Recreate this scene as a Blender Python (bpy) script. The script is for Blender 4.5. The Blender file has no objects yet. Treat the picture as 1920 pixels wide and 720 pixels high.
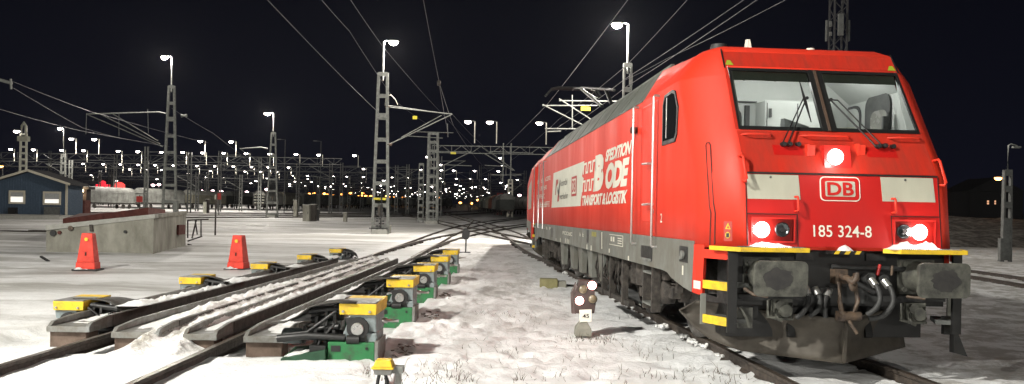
import bpy, bmesh, math, random
from mathutils import Vector, Matrix, noise
random.seed(7)
S = bpy.context.scene
COL = S.collection

# ------------------------------------------------------------------ camera, world, exposure
FP, TH, CH, ROLL, HY, D0, CL = 1463.2, .0774, 1.6584, .0181, 402.29, 7.7304, 4.2504
cam_d = bpy.data.cameras.new('camera'); cam = bpy.data.objects.new('camera', cam_d); COL.objects.link(cam)
cam_d.sensor_width = 36; cam_d.lens = FP / 1920 * 36; cam_d.shift_y = (HY - 360) / 1920
cam_d.clip_start = .05; cam_d.clip_end = 5000
cam.matrix_world = Matrix.Translation((0, 0, CH)) @ Matrix.Rotation(math.pi / 2, 4, 'X') @ Matrix.Rotation(ROLL, 4, 'Z')
S.camera = cam
w = bpy.data.worlds.new('World'); S.world = w; w.use_nodes = True
wn = w.node_tree; bg = wn.nodes['Background']
_tc = wn.nodes.new('ShaderNodeTexCoord'); _sp = wn.nodes.new('ShaderNodeSeparateXYZ'); _rp = wn.nodes.new('ShaderNodeValToRGB')
wn.links.new(_tc.outputs['Generated'], _sp.inputs[0]); wn.links.new(_sp.outputs['Z'], _rp.inputs[0]); wn.links.new(_rp.outputs[0], bg.inputs[0])
_rp.color_ramp.elements[0].color = (.0048, .0052, .0100, 1); _rp.color_ramp.elements[1].color = (.0009, .0010, .0022, 1)
_rp.color_ramp.elements[1].position = .45
bg.inputs[1].default_value = 1.0
S.view_settings.view_transform = 'Standard'; S.view_settings.look = 'None'
S.view_settings.exposure = 0; S.view_settings.gamma = 1
S.cycles.use_denoising = True
S.cycles.max_bounces = 6; S.cycles.transparent_max_bounces = 16; S.cycles.sample_clamp_indirect = 3
try: S.cycles.use_light_tree = True
except Exception: pass
KEY_POWER, FILL_POWER, MAST_POWER, GANTRY_POWER = 56000, 31000, 13000, 2200

# ------------------------------------------------------------------ helpers
def ray(x, y):
    dx, dy = x - 960, y - HY; cr, sr = math.cos(ROLL), math.sin(ROLL)
    return (dx * cr + dy * sr) / FP, -(-dx * sr + dy * cr) / FP
def at(x, y, Y):
    u, v = ray(x, y); return Vector((u * Y, Y, v * Y + CH))
def G(x, y, z=-.12):
    u, v = ray(x, y); Y = (z - CH) / v; return Vector((u * Y, Y, z))
def rise(Y):
    k = 12.0
    t = (Y - 50) / k
    return .0133 * k * (math.log1p(math.exp(t)) if t < 30 else t)
def gz(x, Y): return -.12 + rise(Y)

def tag(o, label=None, cat=None, group=None, kind=None):
    if label: o['label'] = label
    if cat: o['category'] = cat
    if group: o['group'] = group
    if kind: o['kind'] = kind
    return o
def empty(name, loc=(0, 0, 0), rz=0, label=None, cat=None, group=None, kind=None):
    o = bpy.data.objects.new(name, None); COL.objects.link(o)
    o.location = loc; o.rotation_euler = (0, 0, rz)
    return tag(o, label, cat, group, kind)
def copy_tree(o, parent=None):
    c = o.copy(); COL.objects.link(c)
    if parent: c.parent = parent
    for ch in list(o.children):
        if ch.type != 'LIGHT': copy_tree(ch, c)
    return c

class MB:
    def __init__(s): s.v = []; s.f = []; s.sm = []
    def add(s, vs, fs, sm=False):
        b = len(s.v); s.v += [tuple(v) for v in vs]
        for f in fs: s.f.append(tuple(b + i for i in f)); s.sm.append(sm)
        return s
    def box(s, x0, x1, y0, y1, z0, z1):
        vs = [(x, y, z) for z in (z0, z1) for y in (y0, y1) for x in (x0, x1)]
        return s.add(vs, [(0, 2, 3, 1), (4, 5, 7, 6), (0, 1, 5, 4), (2, 6, 7, 3), (0, 4, 6, 2), (1, 3, 7, 5)])
    def hexa(s, b, t):   # 4 bottom + 4 top points
        return s.add(list(b) + list(t), [(3, 2, 1, 0), (4, 5, 6, 7), (0, 1, 5, 4), (1, 2, 6, 5), (2, 3, 7, 6), (3, 0, 4, 7)])
    def prism(s, pts, d):   # planar polygon extruded by vector d
        n = len(pts); d = Vector(d)
        vs = [Vector(p) for p in pts] + [Vector(p) + d for p in pts]
        return s.add(vs, [tuple(range(n))[::-1], tuple(range(n, 2 * n))] + [(i, (i + 1) % n, n + (i + 1) % n, n + i) for i in range(n)])
    def tube(s, pts, r, n=6, cap=True, r2=None):
        pts = [Vector(p) for p in pts]; m = len(pts); rings = []
        up = Vector((0, 0, 1))
        for i, p in enumerate(pts):
            t = (pts[min(i + 1, m - 1)] - pts[max(i - 1, 0)])
            if t.length < 1e-9: t = Vector((0, 0, 1))
            t.normalize()
            a = t.cross(up)
            if a.length < .05: a = t.cross(Vector((1, 0, 0)))
            a.normalize(); b = t.cross(a)
            rr = r if r2 is None else r + (r2 - r) * i / (m - 1)
            rings.append([p + a * (rr * math.cos(2 * math.pi * k / n)) + b * (rr * math.sin(2 * math.pi * k / n)) for k in range(n)])
        vs = [q for rg in rings for q in rg]; fs = []
        for i in range(m - 1):
            for k in range(n):
                fs.append((i * n + k, i * n + (k + 1) % n, (i + 1) * n + (k + 1) % n, (i + 1) * n + k))
        s.add(vs, fs, n > 5)
        if cap: s.add(rings[0], [tuple(range(n))[::-1]]); s.add(rings[-1], [tuple(range(n))])
        return s
    def bar(s, a, b, wd, ht=None):   # rectangular bar between two points
        a = Vector(a); b = Vector(b); ht = ht or wd; t = (b - a).normalized()
        u = t.cross(Vector((0, 0, 1)))
        if u.length < .05: u = Vector((1, 0, 0))
        u.normalize(); v = t.cross(u); u = u * wd / 2; v = v * ht / 2
        return s.hexa([a - u - v, a + u - v, a + u + v, a - u + v], [b - u - v, b + u - v, b + u + v, b - u + v])
    def lathe(s, prof, c=(0, 0, 0), ax='z', n=20, sx=1, sy=1):   # prof: (r, h)
        c = Vector(c); vs = []
        for r, h in prof:
            for k in range(n):
                q = 2 * math.pi * k / n; a, b = r * math.cos(q) * sx, r * math.sin(q) * sy
                vs.append(c + (Vector((a, b, h)) if ax == 'z' else Vector((h, a, b)) if ax == 'x' else Vector((a, h, b))))
        m = len(prof); fs = [(i * n + k, i * n + (k + 1) % n, (i + 1) * n + (k + 1) % n, (i + 1) * n + k) for i in range(m - 1) for k in range(n)]
        s.add(vs, fs, True); s.add(vs[:n], [tuple(range(n))[::-1]]); s.add(vs[-n:], [tuple(range(n))])
        return s
    def build(s, name, m, parent=None, bevel=0, loc=None, merge=False):
        me = bpy.data.meshes.new(name); me.from_pydata(s.v, [], s.f)
        me.polygons.foreach_set('use_smooth', s.sm)
        bm = bmesh.new(); bm.from_mesh(me)
        if merge: bmesh.ops.remove_doubles(bm, verts=bm.verts, dist=1e-4)
        bmesh.ops.recalc_face_normals(bm, faces=bm.faces)
        if bevel:
            es = [e for e in bm.edges if len(e.link_faces) == 2 and e.calc_face_angle(0) > .5 and not e.smooth is False and not (e.link_faces[0].smooth and e.link_faces[1].smooth)]
            bmesh.ops.bevel(bm, geom=es, offset=bevel, segments=2, affect='EDGES', profile=.6, clamp_overlap=True)
        bm.to_mesh(me); bm.free(); me.update()
        if m: me.materials.append(m)
        o = bpy.data.objects.new(name, me); COL.objects.link(o)
        if parent: o.parent = parent
        if loc: o.location = loc
        return o

def mat(name, col, rough=.6, metal=0, var=.25, scale=6, col2=None, bump=0, bscale=40, emit=None, es=0, coat=0, stretch=None, lo=.35, hi=.7):
    m = bpy.data.materials.new(name); m.use_nodes = True; nt = m.node_tree; b = nt.nodes['Principled BSDF']
    b.inputs['Roughness'].default_value = rough; b.inputs['Metallic'].default_value = metal
    if coat: b.inputs['Coat Weight'].default_value = coat; b.inputs['Coat Roughness'].default_value = .15
    if emit:
        b.inputs['Emission Color'].default_value = (*emit, 1); b.inputs['Emission Strength'].default_value = es
        b.inputs['Base Color'].default_value = (*col, 1)
        m.cycles.emission_sampling = 'NONE'
        return m
    tc = nt.nodes.new('ShaderNodeTexCoord'); mp = nt.nodes.new('ShaderNodeMapping')
    nt.links.new(tc.outputs['Object'], mp.inputs[0])
    if stretch: mp.inputs['Scale'].default_value = stretch
    n = nt.nodes.new('ShaderNodeTexNoise'); n.inputs['Scale'].default_value = scale; n.inputs['Detail'].default_value = 6; n.inputs['Roughness'].default_value = .65
    nt.links.new(mp.outputs[0], n.inputs['Vector'])
    r = nt.nodes.new('ShaderNodeValToRGB'); nt.links.new(n.outputs['Fac'], r.inputs[0])
    c2 = col2 or tuple(c * (1 - var) for c in col)
    r.color_ramp.elements[0].position = lo; r.color_ramp.elements[1].position = hi
    r.color_ramp.elements[0].color = (*c2, 1); r.color_ramp.elements[1].color = (*col, 1)
    nt.links.new(r.outputs[0], b.inputs['Base Color'])
    rr = nt.nodes.new('ShaderNodeMapRange'); nt.links.new(n.outputs['Fac'], rr.inputs[0])
    rr.inputs[1].default_value = .3; rr.inputs[2].default_value = .7
    rr.inputs[3].default_value = min(1, rough * 1.25); rr.inputs[4].default_value = rough * .85
    nt.links.new(rr.outputs[0], b.inputs['Roughness'])
    if bump:
        n2 = nt.nodes.new('ShaderNodeTexNoise'); n2.inputs['Scale'].default_value = bscale; n2.inputs['Detail'].default_value = 5
        nt.links.new(tc.outputs['Object'], n2.inputs['Vector'])
        bp = nt.nodes.new('ShaderNodeBump'); bp.inputs['Strength'].default_value = bump; bp.inputs['Distance'].default_value = .02
        nt.links.new(n2.outputs['Fac'], bp.inputs['Height']); nt.links.new(bp.outputs[0], b.inputs['Normal'])
    return m

M = dict(
    red=mat('traffic_red_paint', (.66, .032, .010), .58, 0, .12, 1.3, stretch=(1, 1, .2), col2=(.56, .026, .010)),
    redfront=mat('front_red_paint', (.48, .024, .012), .45, 0, .3, 5, col2=(.33, .026, .014), stretch=(1, 2.2, .18), coat=.2),
    redpanel=mat('red_panel_paint', (.42, .008, .006), .42, 0, .12, 2.2, coat=.1, stretch=(1, 1, .3)),
    redlamp=mat('red_lamp_housing', (.5, .02, .015), .3, 0, .2, 8),
    skirt=mat('weathered_grey_skirt', (.165, .175, .16), .55, 0, .3, 3, col2=(.12, .115, .095), stretch=(1, 1, .6)),
    roof=mat('grey_roof_paint', (.10, .115, .10), .6, 0, .3, 2, col2=(.07, .075, .062)),
    under=mat('grimy_brown_running_gear', (.070, .060, .050), .8, 0, .5, 9, col2=(.025, .022, .02), bump=.4),
    plow=mat('brown_steel_plough', (.062, .053, .040), .7, 0, .3, 4, col2=(.040, .034, .027)),
    black=mat('black_rubber', (.012, .012, .012), .55, 0, .3, 10),
    blackp=mat('black_paint', (.011, .011, .011), .45, 0, .3, 10),
    buffer=mat('greased_buffer_steel', (.11, .112, .092), .55, 0, .6, 7, col2=(.03, .03, .027)),
    grease=mat('dark_grease', (.014, .014, .015), .5, 0, .4, 14, col2=(.034, .032, .03)),
    bronze=mat('rusty_hook_steel', (.12, .08, .05), .6, 0, .5, 8, col2=(.035, .025, .02)),
    hose=mat('grey_rubber_hose', (.028, .029, .029), .6, 0, .3, 15),
    chrome=mat('bright_metal', (.6, .6, .58), .3, .8, .2, 10),
    wheel=mat('wheel_steel', (.16, .15, .14), .5, .3, .5, 8, col2=(.05, .045, .04)),
    yellow=mat('safety_yellow', (.70, .47, .02), .55, 0, .15, 7, col2=(.42, .28, .035), lo=.30, hi=.52),
    white=mat('white_vinyl', (.62, .62, .52), .5, 0, .08, 3),
    whitep=mat('cream_white_panel', (.40, .40, .32), .5, 0, .12, 4, stretch=(1, 1, .3)),
    letter=mat('off_white_letters_lit_poles', (.72, .70, .60), .6, 0, .05, 5),
    steel=mat('galvanised_steel', (.22, .23, .215), .6, .2, .35, 5, col2=(.12, .125, .115)),
    steeld=mat('dull_galvanised_steel', (.12, .125, .12), .6, .2, .4, 5),
    rail=mat('rusty_rail_side', (.060, .045, .034), .7, 0, .4, 14, col2=(.03, .024, .02)),
    railtop=mat('worn_rail_head', (.16, .13, .105), .36, .6, .4, 10),
    brake=mat('grey_brake_beam', (.23, .24, .235), .5, .3, .4, 6, col2=(.13, .12, .10)),
    beamd=mat('dark_beam_face', (.06, .048, .038), .6, .1, .5, 8, col2=(.03, .025, .02)),
    brown=mat('brown_timber_block', (.11, .075, .055), .8, 0, .4, 6),
    boxblue=mat('blue_grey_housing', (.22, .27, .28), .5, 0, .25, 8, col2=(.14, .16, .16)),
    green=mat('green_machine_paint', (.012, .13, .038), .55, 0, .3, 7, col2=(.03, .06, .03), lo=.34, hi=.5),
    greend=mat('dark_green_paint', (.012, .07, .03), .5, 0, .4, 6),
    mat=mat('black_cover_mat', (.055, .050, .042), .6, 0, .5, 7, col2=(.03, .028, .025)),
    concrete=mat('stained_concrete', (.27, .265, .225), .85, 0, .4, 1.6, col2=(.15, .145, .12), bump=.3, bscale=25, stretch=(1, 1, .5)),
    conccap=mat('pale_concrete_cap', (.34, .34, .31), .85, 0, .25, 4),
    rustred=mat('rust_red_sheet', (.10, .025, .018), .8, 0, .4, 3),
    orange=mat('orange_red_plastic', (.74, .036, .012), .6, 0, .12, 5, col2=(.5, .03, .015)),
    hut=mat('blue_painted_boards', (.040, .065, .10), .7, 0, .2, 5),
    hutt=mat('cream_trim', (.45, .42, .34), .6, 0, .15, 5),
    hutroof=mat('dark_roof_felt', (.03, .03, .032), .9, 0, .3, 6),
    brick=mat('brown_brick', (.032, .024, .022), .9, 0, .4, 10),
    snowc=mat('clumped_snow', (.84, .85, .86), .7, 0, .2, 5, col2=(.62, .62, .60), bump=.8, bscale=30),
    twig=mat('dry_weed_stems', (.10, .075, .05), .9, 0, .4, 20),
    cabwall=mat('pale_cab_lining', (.56, .575, .555), .6, 0, .08, 3),
    cabdark=mat('dark_cab_fittings', (.10, .10, .10), .6, 0, .3, 5),
    cabgrey=mat('grey_console', (.33, .34, .34), .6, 0, .2, 5),
    wire=mat('copper_grey_wire', (.11, .11, .12), .5, .3, .1, 5),
    sign_y=mat('yellow_tag', (.7, .6, .03), .5, 0, .1, 5),
    head_on=mat('lit_headlamp', (1, 1, 1), .3, emit=(1, .93, .9), es=14),
    cablamp=mat('lit_cab_tube', (1, 1, 1), .3, emit=(1, .97, .9), es=5),
    lampw=mat('lit_white_lamp', (1, 1, 1), .3, emit=(1, .93, .78), es=32),
    lampf=mat('lit_far_lamp', (1, 1, 1), .3, emit=(1, .90, .85), es=26),
    lampo=mat('lit_sodium_lamp', (1, 1, 1), .3, emit=(1, .36, .07), es=14),
    sigon=mat('lit_signal_lens', (1, 1, 1), .3, emit=(1, .80, .72), es=9),
    sigoff=mat('unlit_signal_lens', (.16, .13, .08), .3, 0, .2, 12),
    winlit=mat('lit_window', (1, 1, 1), .3, emit=(1, .93, .85), es=.7),
    winwarm=mat('lit_warm_window', (1, 1, 1), .3, emit=(1, .45, .2), es=.8),
    redlit=mat('lit_red_sign', (.15, .01, .01), .3, emit=(1, .01, .04), es=1.1),
    pinklit=mat('lit_pink_sign', (.2, .02, .02), .3, emit=(1, .06, .05), es=1.3),
    redsteel=mat('red_painted_steel', (.30, .025, .02), .5, 0, .2, 5),
    dull=mat('dull_reflector', (.30, .30, .32), .15, .7, .3, 20),
    hedge=mat('dark_scrub', (.03, .028, .022), .9, 0, .5, 6),
)
M['rubble'] = mat('frozen_brown_dirt', (.20, .15, .12), .9, 0, .5, 9)
M['cyl'] = mat('oily_cylinder', (.07, .085, .085), .5, 0, .5, 9)
M['slush'] = mat('trodden_slush', (.84, .83, .82), .7, 0, .2, 3.2, col2=(.36, .34, .30), bump=.9, bscale=22, stretch=(1, .45, 1), lo=.38, hi=.52)
M['blindm'] = mat('olive_sun_blind', (.10, .11, .085), .8, 0, .2, 4)
def glass(name, tint=(.9, .95, .93), op=.16):
    m = bpy.data.materials.new(name); m.use_nodes = True; nt = m.node_tree; nt.nodes.clear()
    o = nt.nodes.new('ShaderNodeOutputMaterial'); t = nt.nodes.new('ShaderNodeBsdfTransparent'); g = nt.nodes.new('ShaderNodeBsdfGlossy'); x = nt.nodes.new('ShaderNodeMixShader')
    t.inputs[0].default_value = (*tint, 1); g.inputs['Roughness'].default_value = .03
    fr = nt.nodes.new('ShaderNodeFresnel'); fr.inputs[0].default_value = 1.45
    ad = nt.nodes.new('ShaderNodeMath'); ad.inputs[1].default_value = op * .15
    nt.links.new(fr.outputs[0], ad.inputs[0]); nt.links.new(ad.outputs[0], x.inputs[0])
    nt.links.new(t.outputs[0], x.inputs[1]); nt.links.new(g.outputs[0], x.inputs[2]); nt.links.new(x.outputs[0], o.inputs[0])
    return m
M['glass'] = glass('clear_glass'); M['darkpane'] = mat('painted_dark_pane', (.008, .009, .010), .9, 0, .1, 3); M['darkpane'].node_tree.nodes['Principled BSDF'].inputs['Specular IOR Level'].default_value = .0  # matt near-black pane colour stands in for the dark inside

def text(name, s, quad, m, parent=None, bold=.0, off=None, shear=0, spacing=1.0, label=None):
    """lettering mapped on the quad (bl, br, tr, tl); off = outward vector"""
    cu = bpy.data.curves.new(name, 'FONT'); cu.body = s; cu.offset = bold; cu.shear = shear; cu.space_character = spacing; cu.resolution_u = 3
    o = bpy.data.objects.new('tmp', cu); COL.objects.link(o)
    dg = bpy.context.evaluated_depsgraph_get(); dg.update()
    me = bpy.data.meshes.new_from_object(o.evaluated_get(dg)); bpy.data.objects.remove(o); bpy.data.curves.remove(cu)
    xs = [v.co.x for v in me.vertices]; ys = [v.co.y for v in me.vertices]
    x0, x1, y0, y1 = min(xs), max(xs), min(ys), max(ys); bl, br, tr, tl = [Vector(q) for q in quad]; off = Vector(off or (0, 0, 0))
    for v in me.vertices:
        a = (v.co.x - x0) / (x1 - x0); b = (v.co.y - y0) / (y1 - y0)
        v.co = bl * (1 - a) * (1 - b) + br * a * (1 - b) + tr * a * b + tl * (1 - a) * b + off
    me.materials.clear(); me.materials.append(m); me.name = name
    ob = bpy.data.objects.new(name, me); COL.objects.link(ob)
    if parent: ob.parent = parent
    if label: ob['label'] = label
    return ob
def snowlump(name, pts, h, parent=None, label=None, cat=None, seed=0, kind='stuff', n=14):
    """a lumpy heap of snow over a rectangle: pts=(x0,x1,y0,y1,z)"""
    x0, x1, y0, y1, z = pts; b = MB(); nx = max(4, min(40, int((x1 - x0) / .03))); ny = max(4, min(200, int((y1 - y0) / .04))); vs = []
    for j in range(ny + 1):
        for i in range(nx + 1):
            u, v = i / nx, j / ny; e = min(1, 4 * min(u, 1 - u)) * min(1, 4 * min(v, 1 - v))
            x, y = x0 + u * (x1 - x0), y0 + v * (y1 - y0)
            t = noise.noise(Vector((x * 7 + seed, y * 7, seed * 3.1))) + .5 * noise.noise(Vector((x * 19, y * 19 + seed, 2)))
            vs.append((x + .02 * t, y - .02 * t, z - .004 + h * max(0, e * (.62 + .8 * t)) ** 1.0))
    b.add(vs, [(j * (nx + 1) + i, j * (nx + 1) + i + 1, (j + 1) * (nx + 1) + i + 1, (j + 1) * (nx + 1) + i) for j in range(ny) for i in range(nx)], True)
    o = b.build(name, M['snowc'], parent)
    if cat: tag(o, label, cat, None, kind)
    return o

# ------------------------------------------------------------------ ground (one snowy sheet, the yard floor rises gently beyond 50 m)
RAILS_NEAR = []   # (list of (x,y)) filled below for the snow to dip beside rails
def lerp(a, b, t): return a + (b - a) * t
LOCO_O = Vector((-math.sin(TH), math.cos(TH), 0)) * (D0 + 9.45) + Vector((math.cos(TH), math.sin(TH), 0)) * CL
LXD = Vector((math.sin(TH), -math.cos(TH), 0)); LYD = Vector((math.cos(TH), math.sin(TH), 0))
def loco_w(X, L, z=0): p = LOCO_O + LXD * X + LYD * L; return Vector((p.x, p.y, z))
def smooth(pts, n=6):
    out = []
    for i in range(len(pts) - 1):
        p0, p1, p2, p3 = pts[max(i - 1, 0)], pts[i], pts[i + 1], pts[min(i + 2, len(pts) - 1)]
        for k in range(n):
            t = k / n
            out.append(tuple(.5 * ((2 * b) + (-a + c) * t + (2 * a - 5 * b + 4 * c - d) * t * t + (-a + 3 * b - 3 * c + d) * t ** 3) for a, b, c, d in zip(p0, p1, p2, p3)))
    out.append(tuple(pts[-1])); return out
# centre lines (x, y) with half gauge
a_, b_, c_ = loco_w(22, 0), loco_w(-9, 0), loco_w(-20, 0)
TR_LOCO = smooth([(a_.x, a_.y), (loco_w(8, 0).x, loco_w(8, 0).y), (b_.x, b_.y), (1.35, 36.6), (-.15, 62), (-2.6, 85), (-8, 125), (-17, 190), (-34, 300)])
TR_BR = smooth([(loco_w(-7, 0).x, loco_w(-7, 0).y), (2.38, 29), (2.55, 38), (3.6, 60), (6.3, 95), (8, 140), (4, 260)])
TR_RET = smooth([(-4.425, -10), (-4.425, 8), (-4.43, 20), (-4.5, 29), (-4.75, 42), (-5.0, 60), (-4.6, 80), (-2, 110), (6, 165), (16, 240)])
TR_RET2 = smooth([(-4.5, 29), (-4.6, 38), (-4.05, 52), (-2.3, 68), (1.2, 88), (8, 118), (22, 170)])
TR_RIGHT = smooth([(12.6, 5), (14.6, 20), (15.4, 28), (16.3, 45), (17, 70), (17, 110)])
TR_CROSS = smooth([(2.6, 40), (-1.8, 62), (-6.6, 85), (-15, 125), (-30, 190), (-52, 280)])
TRACKS = [(TR_LOCO, .75), (TR_BR, .75), (TR_RET, .855), (TR_RET2, .8), (TR_RIGHT, .72)]
def seglist(cl, hg):
    out = []
    for sgn in (-1, 1):
        pts = []
        for i, p in enumerate(cl):
            q0, q1 = cl[max(i - 1, 0)], cl[min(i + 1, len(cl) - 1)]
            dx, dy = q1[0] - q0[0], q1[1] - q0[1]; l = math.hypot(dx, dy) or 1
            pts.append((p[0] + sgn * hg * dy / l, p[1] - sgn * hg * dx / l))
        out.append(pts)
    return out
NEAR_LINES = [ln for cl, hg in TRACKS for ln in seglist(cl, hg)]
def rail_dist(x, y):
    d = 9
    for ln in NEAR_LINES:
        for (x0, y0), (x1, y1) in zip(ln, ln[1:]):
            if y < min(y0, y1) - .5 or y > max(y0, y1) + .5: continue
            dx, dy = x1 - x0, y1 - y0; L2 = dx * dx + dy * dy
            if L2 < 1e-6: continue
            t = max(0, min(1, ((x - x0) * dx + (y - y0) * dy) / L2))
            d = min(d, math.hypot(x - x0 - t * dx, y - y0 - t * dy))
    return d
def N(x, y, s, k=0): return noise.noise(Vector((x * s, y * s, k)))
_rp2 = random.Random(5); PITS = {}
for _ in range(900):
    _x, _y = _rp2.uniform(-1.6, 4.2), 4.5 + 20 * _rp2.random() ** 1.4; _r = _rp2.uniform(.07, .15); _d = _rp2.uniform(.02, .05)
    for _i in (-1, 0, 1):
        for _j in (-1, 0, 1): PITS.setdefault((int(_x * 2) + _i, int(_y * 2) + _j), []).append((_x, _y, _r, _d, _rp2.uniform(0, 3)))
def pits(x, y):
    t = 0
    for (a, c, r, d, an) in PITS.get((int(x * 2), int(y * 2)), ()):
        q = ((x - a) ** 2 + ((y - c) * .6) ** 2) / (r * r)
        if q < 4: t += d * (.35 * math.exp(-(q - 1.6) ** 2 * 2) - math.exp(-q * q))
    return t
def ground_z(x, y):
    z = gz(x, y)
    if y > 130 or y < -5 or abs(x) > 60: return z + .05 * N(x, y, .1)
    z += .03 * N(x, y, .35) + .018 * N(x, y, 1.6, 3) * (1 if y < 60 else .3)
    if y < 45:
        a = .026 * N(x, y, 4.2, 5) + .018 * N(x, y, 9, 8)
        z += pits(x, y)
        if -22 < x < -6.6 and 9 < y < 34:
            for off_, dp in ((0, .035), (1.7, .03), (6.5, .025), (8.0, .02)):
                yy_ = 12.5 + off_ + (x + 22) * .42 + .5 * N(x, 0, .2, off_); q_ = (y - yy_) / .22
                if abs(q_) < 2.5: z += dp * (.5 * math.exp(-(abs(q_) - 1.3) ** 2 * 4) - math.exp(-q_ * q_) * (.8 + .4 * math.sin(x * 28)))
        foot = max(0, .55 - abs(N(x, y, 2.1, 11)) * 2.5) if -1.6 < x < 4 else 0
        z += a * (1.0 if x > -2.2 else .55) - .035 * foot * (1 if y > 8 else .5)
        if -2.9 < x < 2: z += .035 * max(0, 1 - abs(x + .9) / 2.6) * (1 if y < 9.2 else max(0, 1 - (y - 9.2) / 1.5))
        # drift covering the front of the retarder
        if y < 10.2 and x < -1.2:
            t = max(0, min(1, (9.45 + .25 * N(x, 0, 1.3) - y) / .45)); z += t * ((.03 if x > -3.4 else .035) + .03 * N(x, y, 1.2, 7))
        if -6.9 < x < -1.75 and 9.3 < y < 28: z -= .10
        d = rail_dist(x, y)
        if d < .16: z = min(z, -.10 + .03 * N(x, y, 3, 6))
        elif d < .5: z = min(z, lerp(-.09, .02, (d - .16) / .34) + .02 * N(x, y, 5))
    else:
        d = rail_dist(x, y)
        if d < .5: z = min(z, rise(y) - .09)
    return z
def build_ground():
    ys = []; y = -30.0
    while y < 2600:
        ys.append(y)
        if y < 5: y += .9
        elif y < 30: y += .075 + max(0, y - 8) * .006
        elif y < 90: y += .3 + (y - 30) * .02
        else: y *= 1.035
    nx = 340; vs = []
    for y in ys:
        wv = 30 + max(y, 0) * 1.0
        for i in range(nx + 1):
            s = i / nx * 2 - 1
            x = math.copysign(abs(s) ** 1.7, s) * wv * 1.15 - 1.2
            vs.append((x, y, ground_z(x, y)))
    b = MB(); b.add(vs, [(j * (nx + 1) + i, j * (nx + 1) + i + 1, (j + 1) * (nx + 1) + i + 1, (j + 1) * (nx + 1) + i) for j in range(len(ys) - 1) for i in range(nx)], True)
    m = bpy.data.materials.new('trodden_snow'); m.use_nodes = True; nt = m.node_tree; P = nt.nodes['Principled BSDF']
    tc = nt.nodes.new('ShaderNodeTexCoord')
    def nz(sc, det=6, st=None, ro=.6, dist=0):
        mp = nt.nodes.new('ShaderNodeMapping'); nt.links.new(tc.outputs['Object'], mp.inputs[0])
        if st: mp.inputs['Scale'].default_value = st[:3]; mp.inputs['Rotation'].default_value = (0, 0, st[3])
        n = nt.nodes.new('ShaderNodeTexNoise'); n.inputs['Scale'].default_value = sc; n.inputs['Detail'].default_value = det; n.inputs['Roughness'].default_value = ro; n.inputs['Distortion'].default_value = dist
        nt.links.new(mp.outputs[0], n.inputs['Vector']); return n.outputs['Fac']
    def ramp(src, a, b):
        r = nt.nodes.new('ShaderNodeMapRange'); r.interpolation_type = 'SMOOTHSTEP'; nt.links.new(src, r.inputs[0]); r.inputs[1].default_value = a; r.inputs[2].default_value = b; return r.outputs[0]
    def mix(f, a, b):
        x = nt.nodes.new('ShaderNodeMix'); x.data_type = 'RGBA'; nt.links.new(f, x.inputs[0])
        for v, i in ((a, 6), (b, 7)):
            if isinstance(v, tuple): x.inputs[i].default_value = (*v, 1)
            else: nt.links.new(v, x.inputs[i])
        return x.outputs[2]
    def math_(op, a, b):
        x = nt.nodes.new('ShaderNodeMath'); x.operation = op; x.use_clamp = True
        for v, i in ((a, 0), (b, 1)):
            if isinstance(v, (int, float)): x.inputs[i].default_value = v
            else: nt.links.new(v, x.inputs[i])
        return x.outputs[0]
    sx = nt.nodes.new('ShaderNodeSeparateXYZ'); nt.links.new(tc.outputs['Object'], sx.inputs[0])
    base = mix(ramp(nz(1.3), .35, .65), (.75, .755, .755), (.84, .85, .86))
    # packed, slushy trodden path between the retarder and the locomotive track
    wob = nz(.5, 3)
    pathx = nt.nodes.new('ShaderNodeMath'); pathx.operation = 'MULTIPLY_ADD'; nt.links.new(wob, pathx.inputs[0]); pathx.inputs[1].default_value = 2.4; nt.links.new(sx.outputs['X'], pathx.inputs[2])
    p1 = math_('MULTIPLY', ramp(pathx.outputs[0], -1.9, -1.2), ramp(pathx.outputs[0], 2.6, 1.2))
    p1 = math_('MULTIPLY', p1, ramp(sx.outputs['Y'], 8.8, 11.5))
    p1 = math_('MULTIPLY', p1, ramp(nz(1.1, 5, (1, .35, 1, 0), .7), .47, .60))
    c = mix(math_('MULTIPLY', p1, .7), base, (.44, .44, .42))
    # driven-over snow on the left with long streaks
    left = math_('MULTIPLY', ramp(sx.outputs['X'], -5.8, -7.5), ramp(sx.outputs['Y'], 5, 12))
    st = ramp(nz(.55, 6, (.22, 1, 1, .35), .68, .4), .40, .66)
    c = mix(math_('MULTIPLY', left, .28), c, (.42, .41, .385))
    c = mix(math_('MULTIPLY', math_('MULTIPLY', left, st), .8), c, (.25, .24, .215))
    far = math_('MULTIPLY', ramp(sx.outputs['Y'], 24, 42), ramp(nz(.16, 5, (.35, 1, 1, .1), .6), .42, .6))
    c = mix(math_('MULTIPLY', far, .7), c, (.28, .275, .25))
    # dirt specks, ballast and brown bits near rails
    sp = math_('MULTIPLY', ramp(nz(16, 3, None, .7), .66, .72), ramp(nz(.9, 3), .45, .6))
    c = mix(sp, c, (.12, .10, .08))
    # right side under and beyond the locomotive: patchy greyer snow
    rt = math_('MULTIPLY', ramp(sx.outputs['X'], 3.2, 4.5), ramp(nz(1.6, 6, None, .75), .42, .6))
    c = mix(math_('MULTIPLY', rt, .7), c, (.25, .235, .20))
    nt.links.new(c, P.inputs['Base Color']); P.inputs['Roughness'].default_value = .62; P.inputs['Specular IOR Level'].default_value = .35
    bp = nt.nodes.new('ShaderNodeBump'); bp.inputs['Strength'].default_value = .6; bp.inputs['Distance'].default_value = .045
    hs = nt.nodes.new('ShaderNodeMath'); hs.operation = 'MULTIPLY_ADD'; nt.links.new(nz(9, 8, None, .7), hs.inputs[0]); hs.inputs[1].default_value = .8; nt.links.new(nz(2.6, 4), hs.inputs[2])
    nt.links.new(hs.outputs[0], bp.inputs['Height']); nt.links.new(bp.outputs[0], P.inputs['Normal'])
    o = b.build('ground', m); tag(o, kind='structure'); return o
build_ground()

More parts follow.
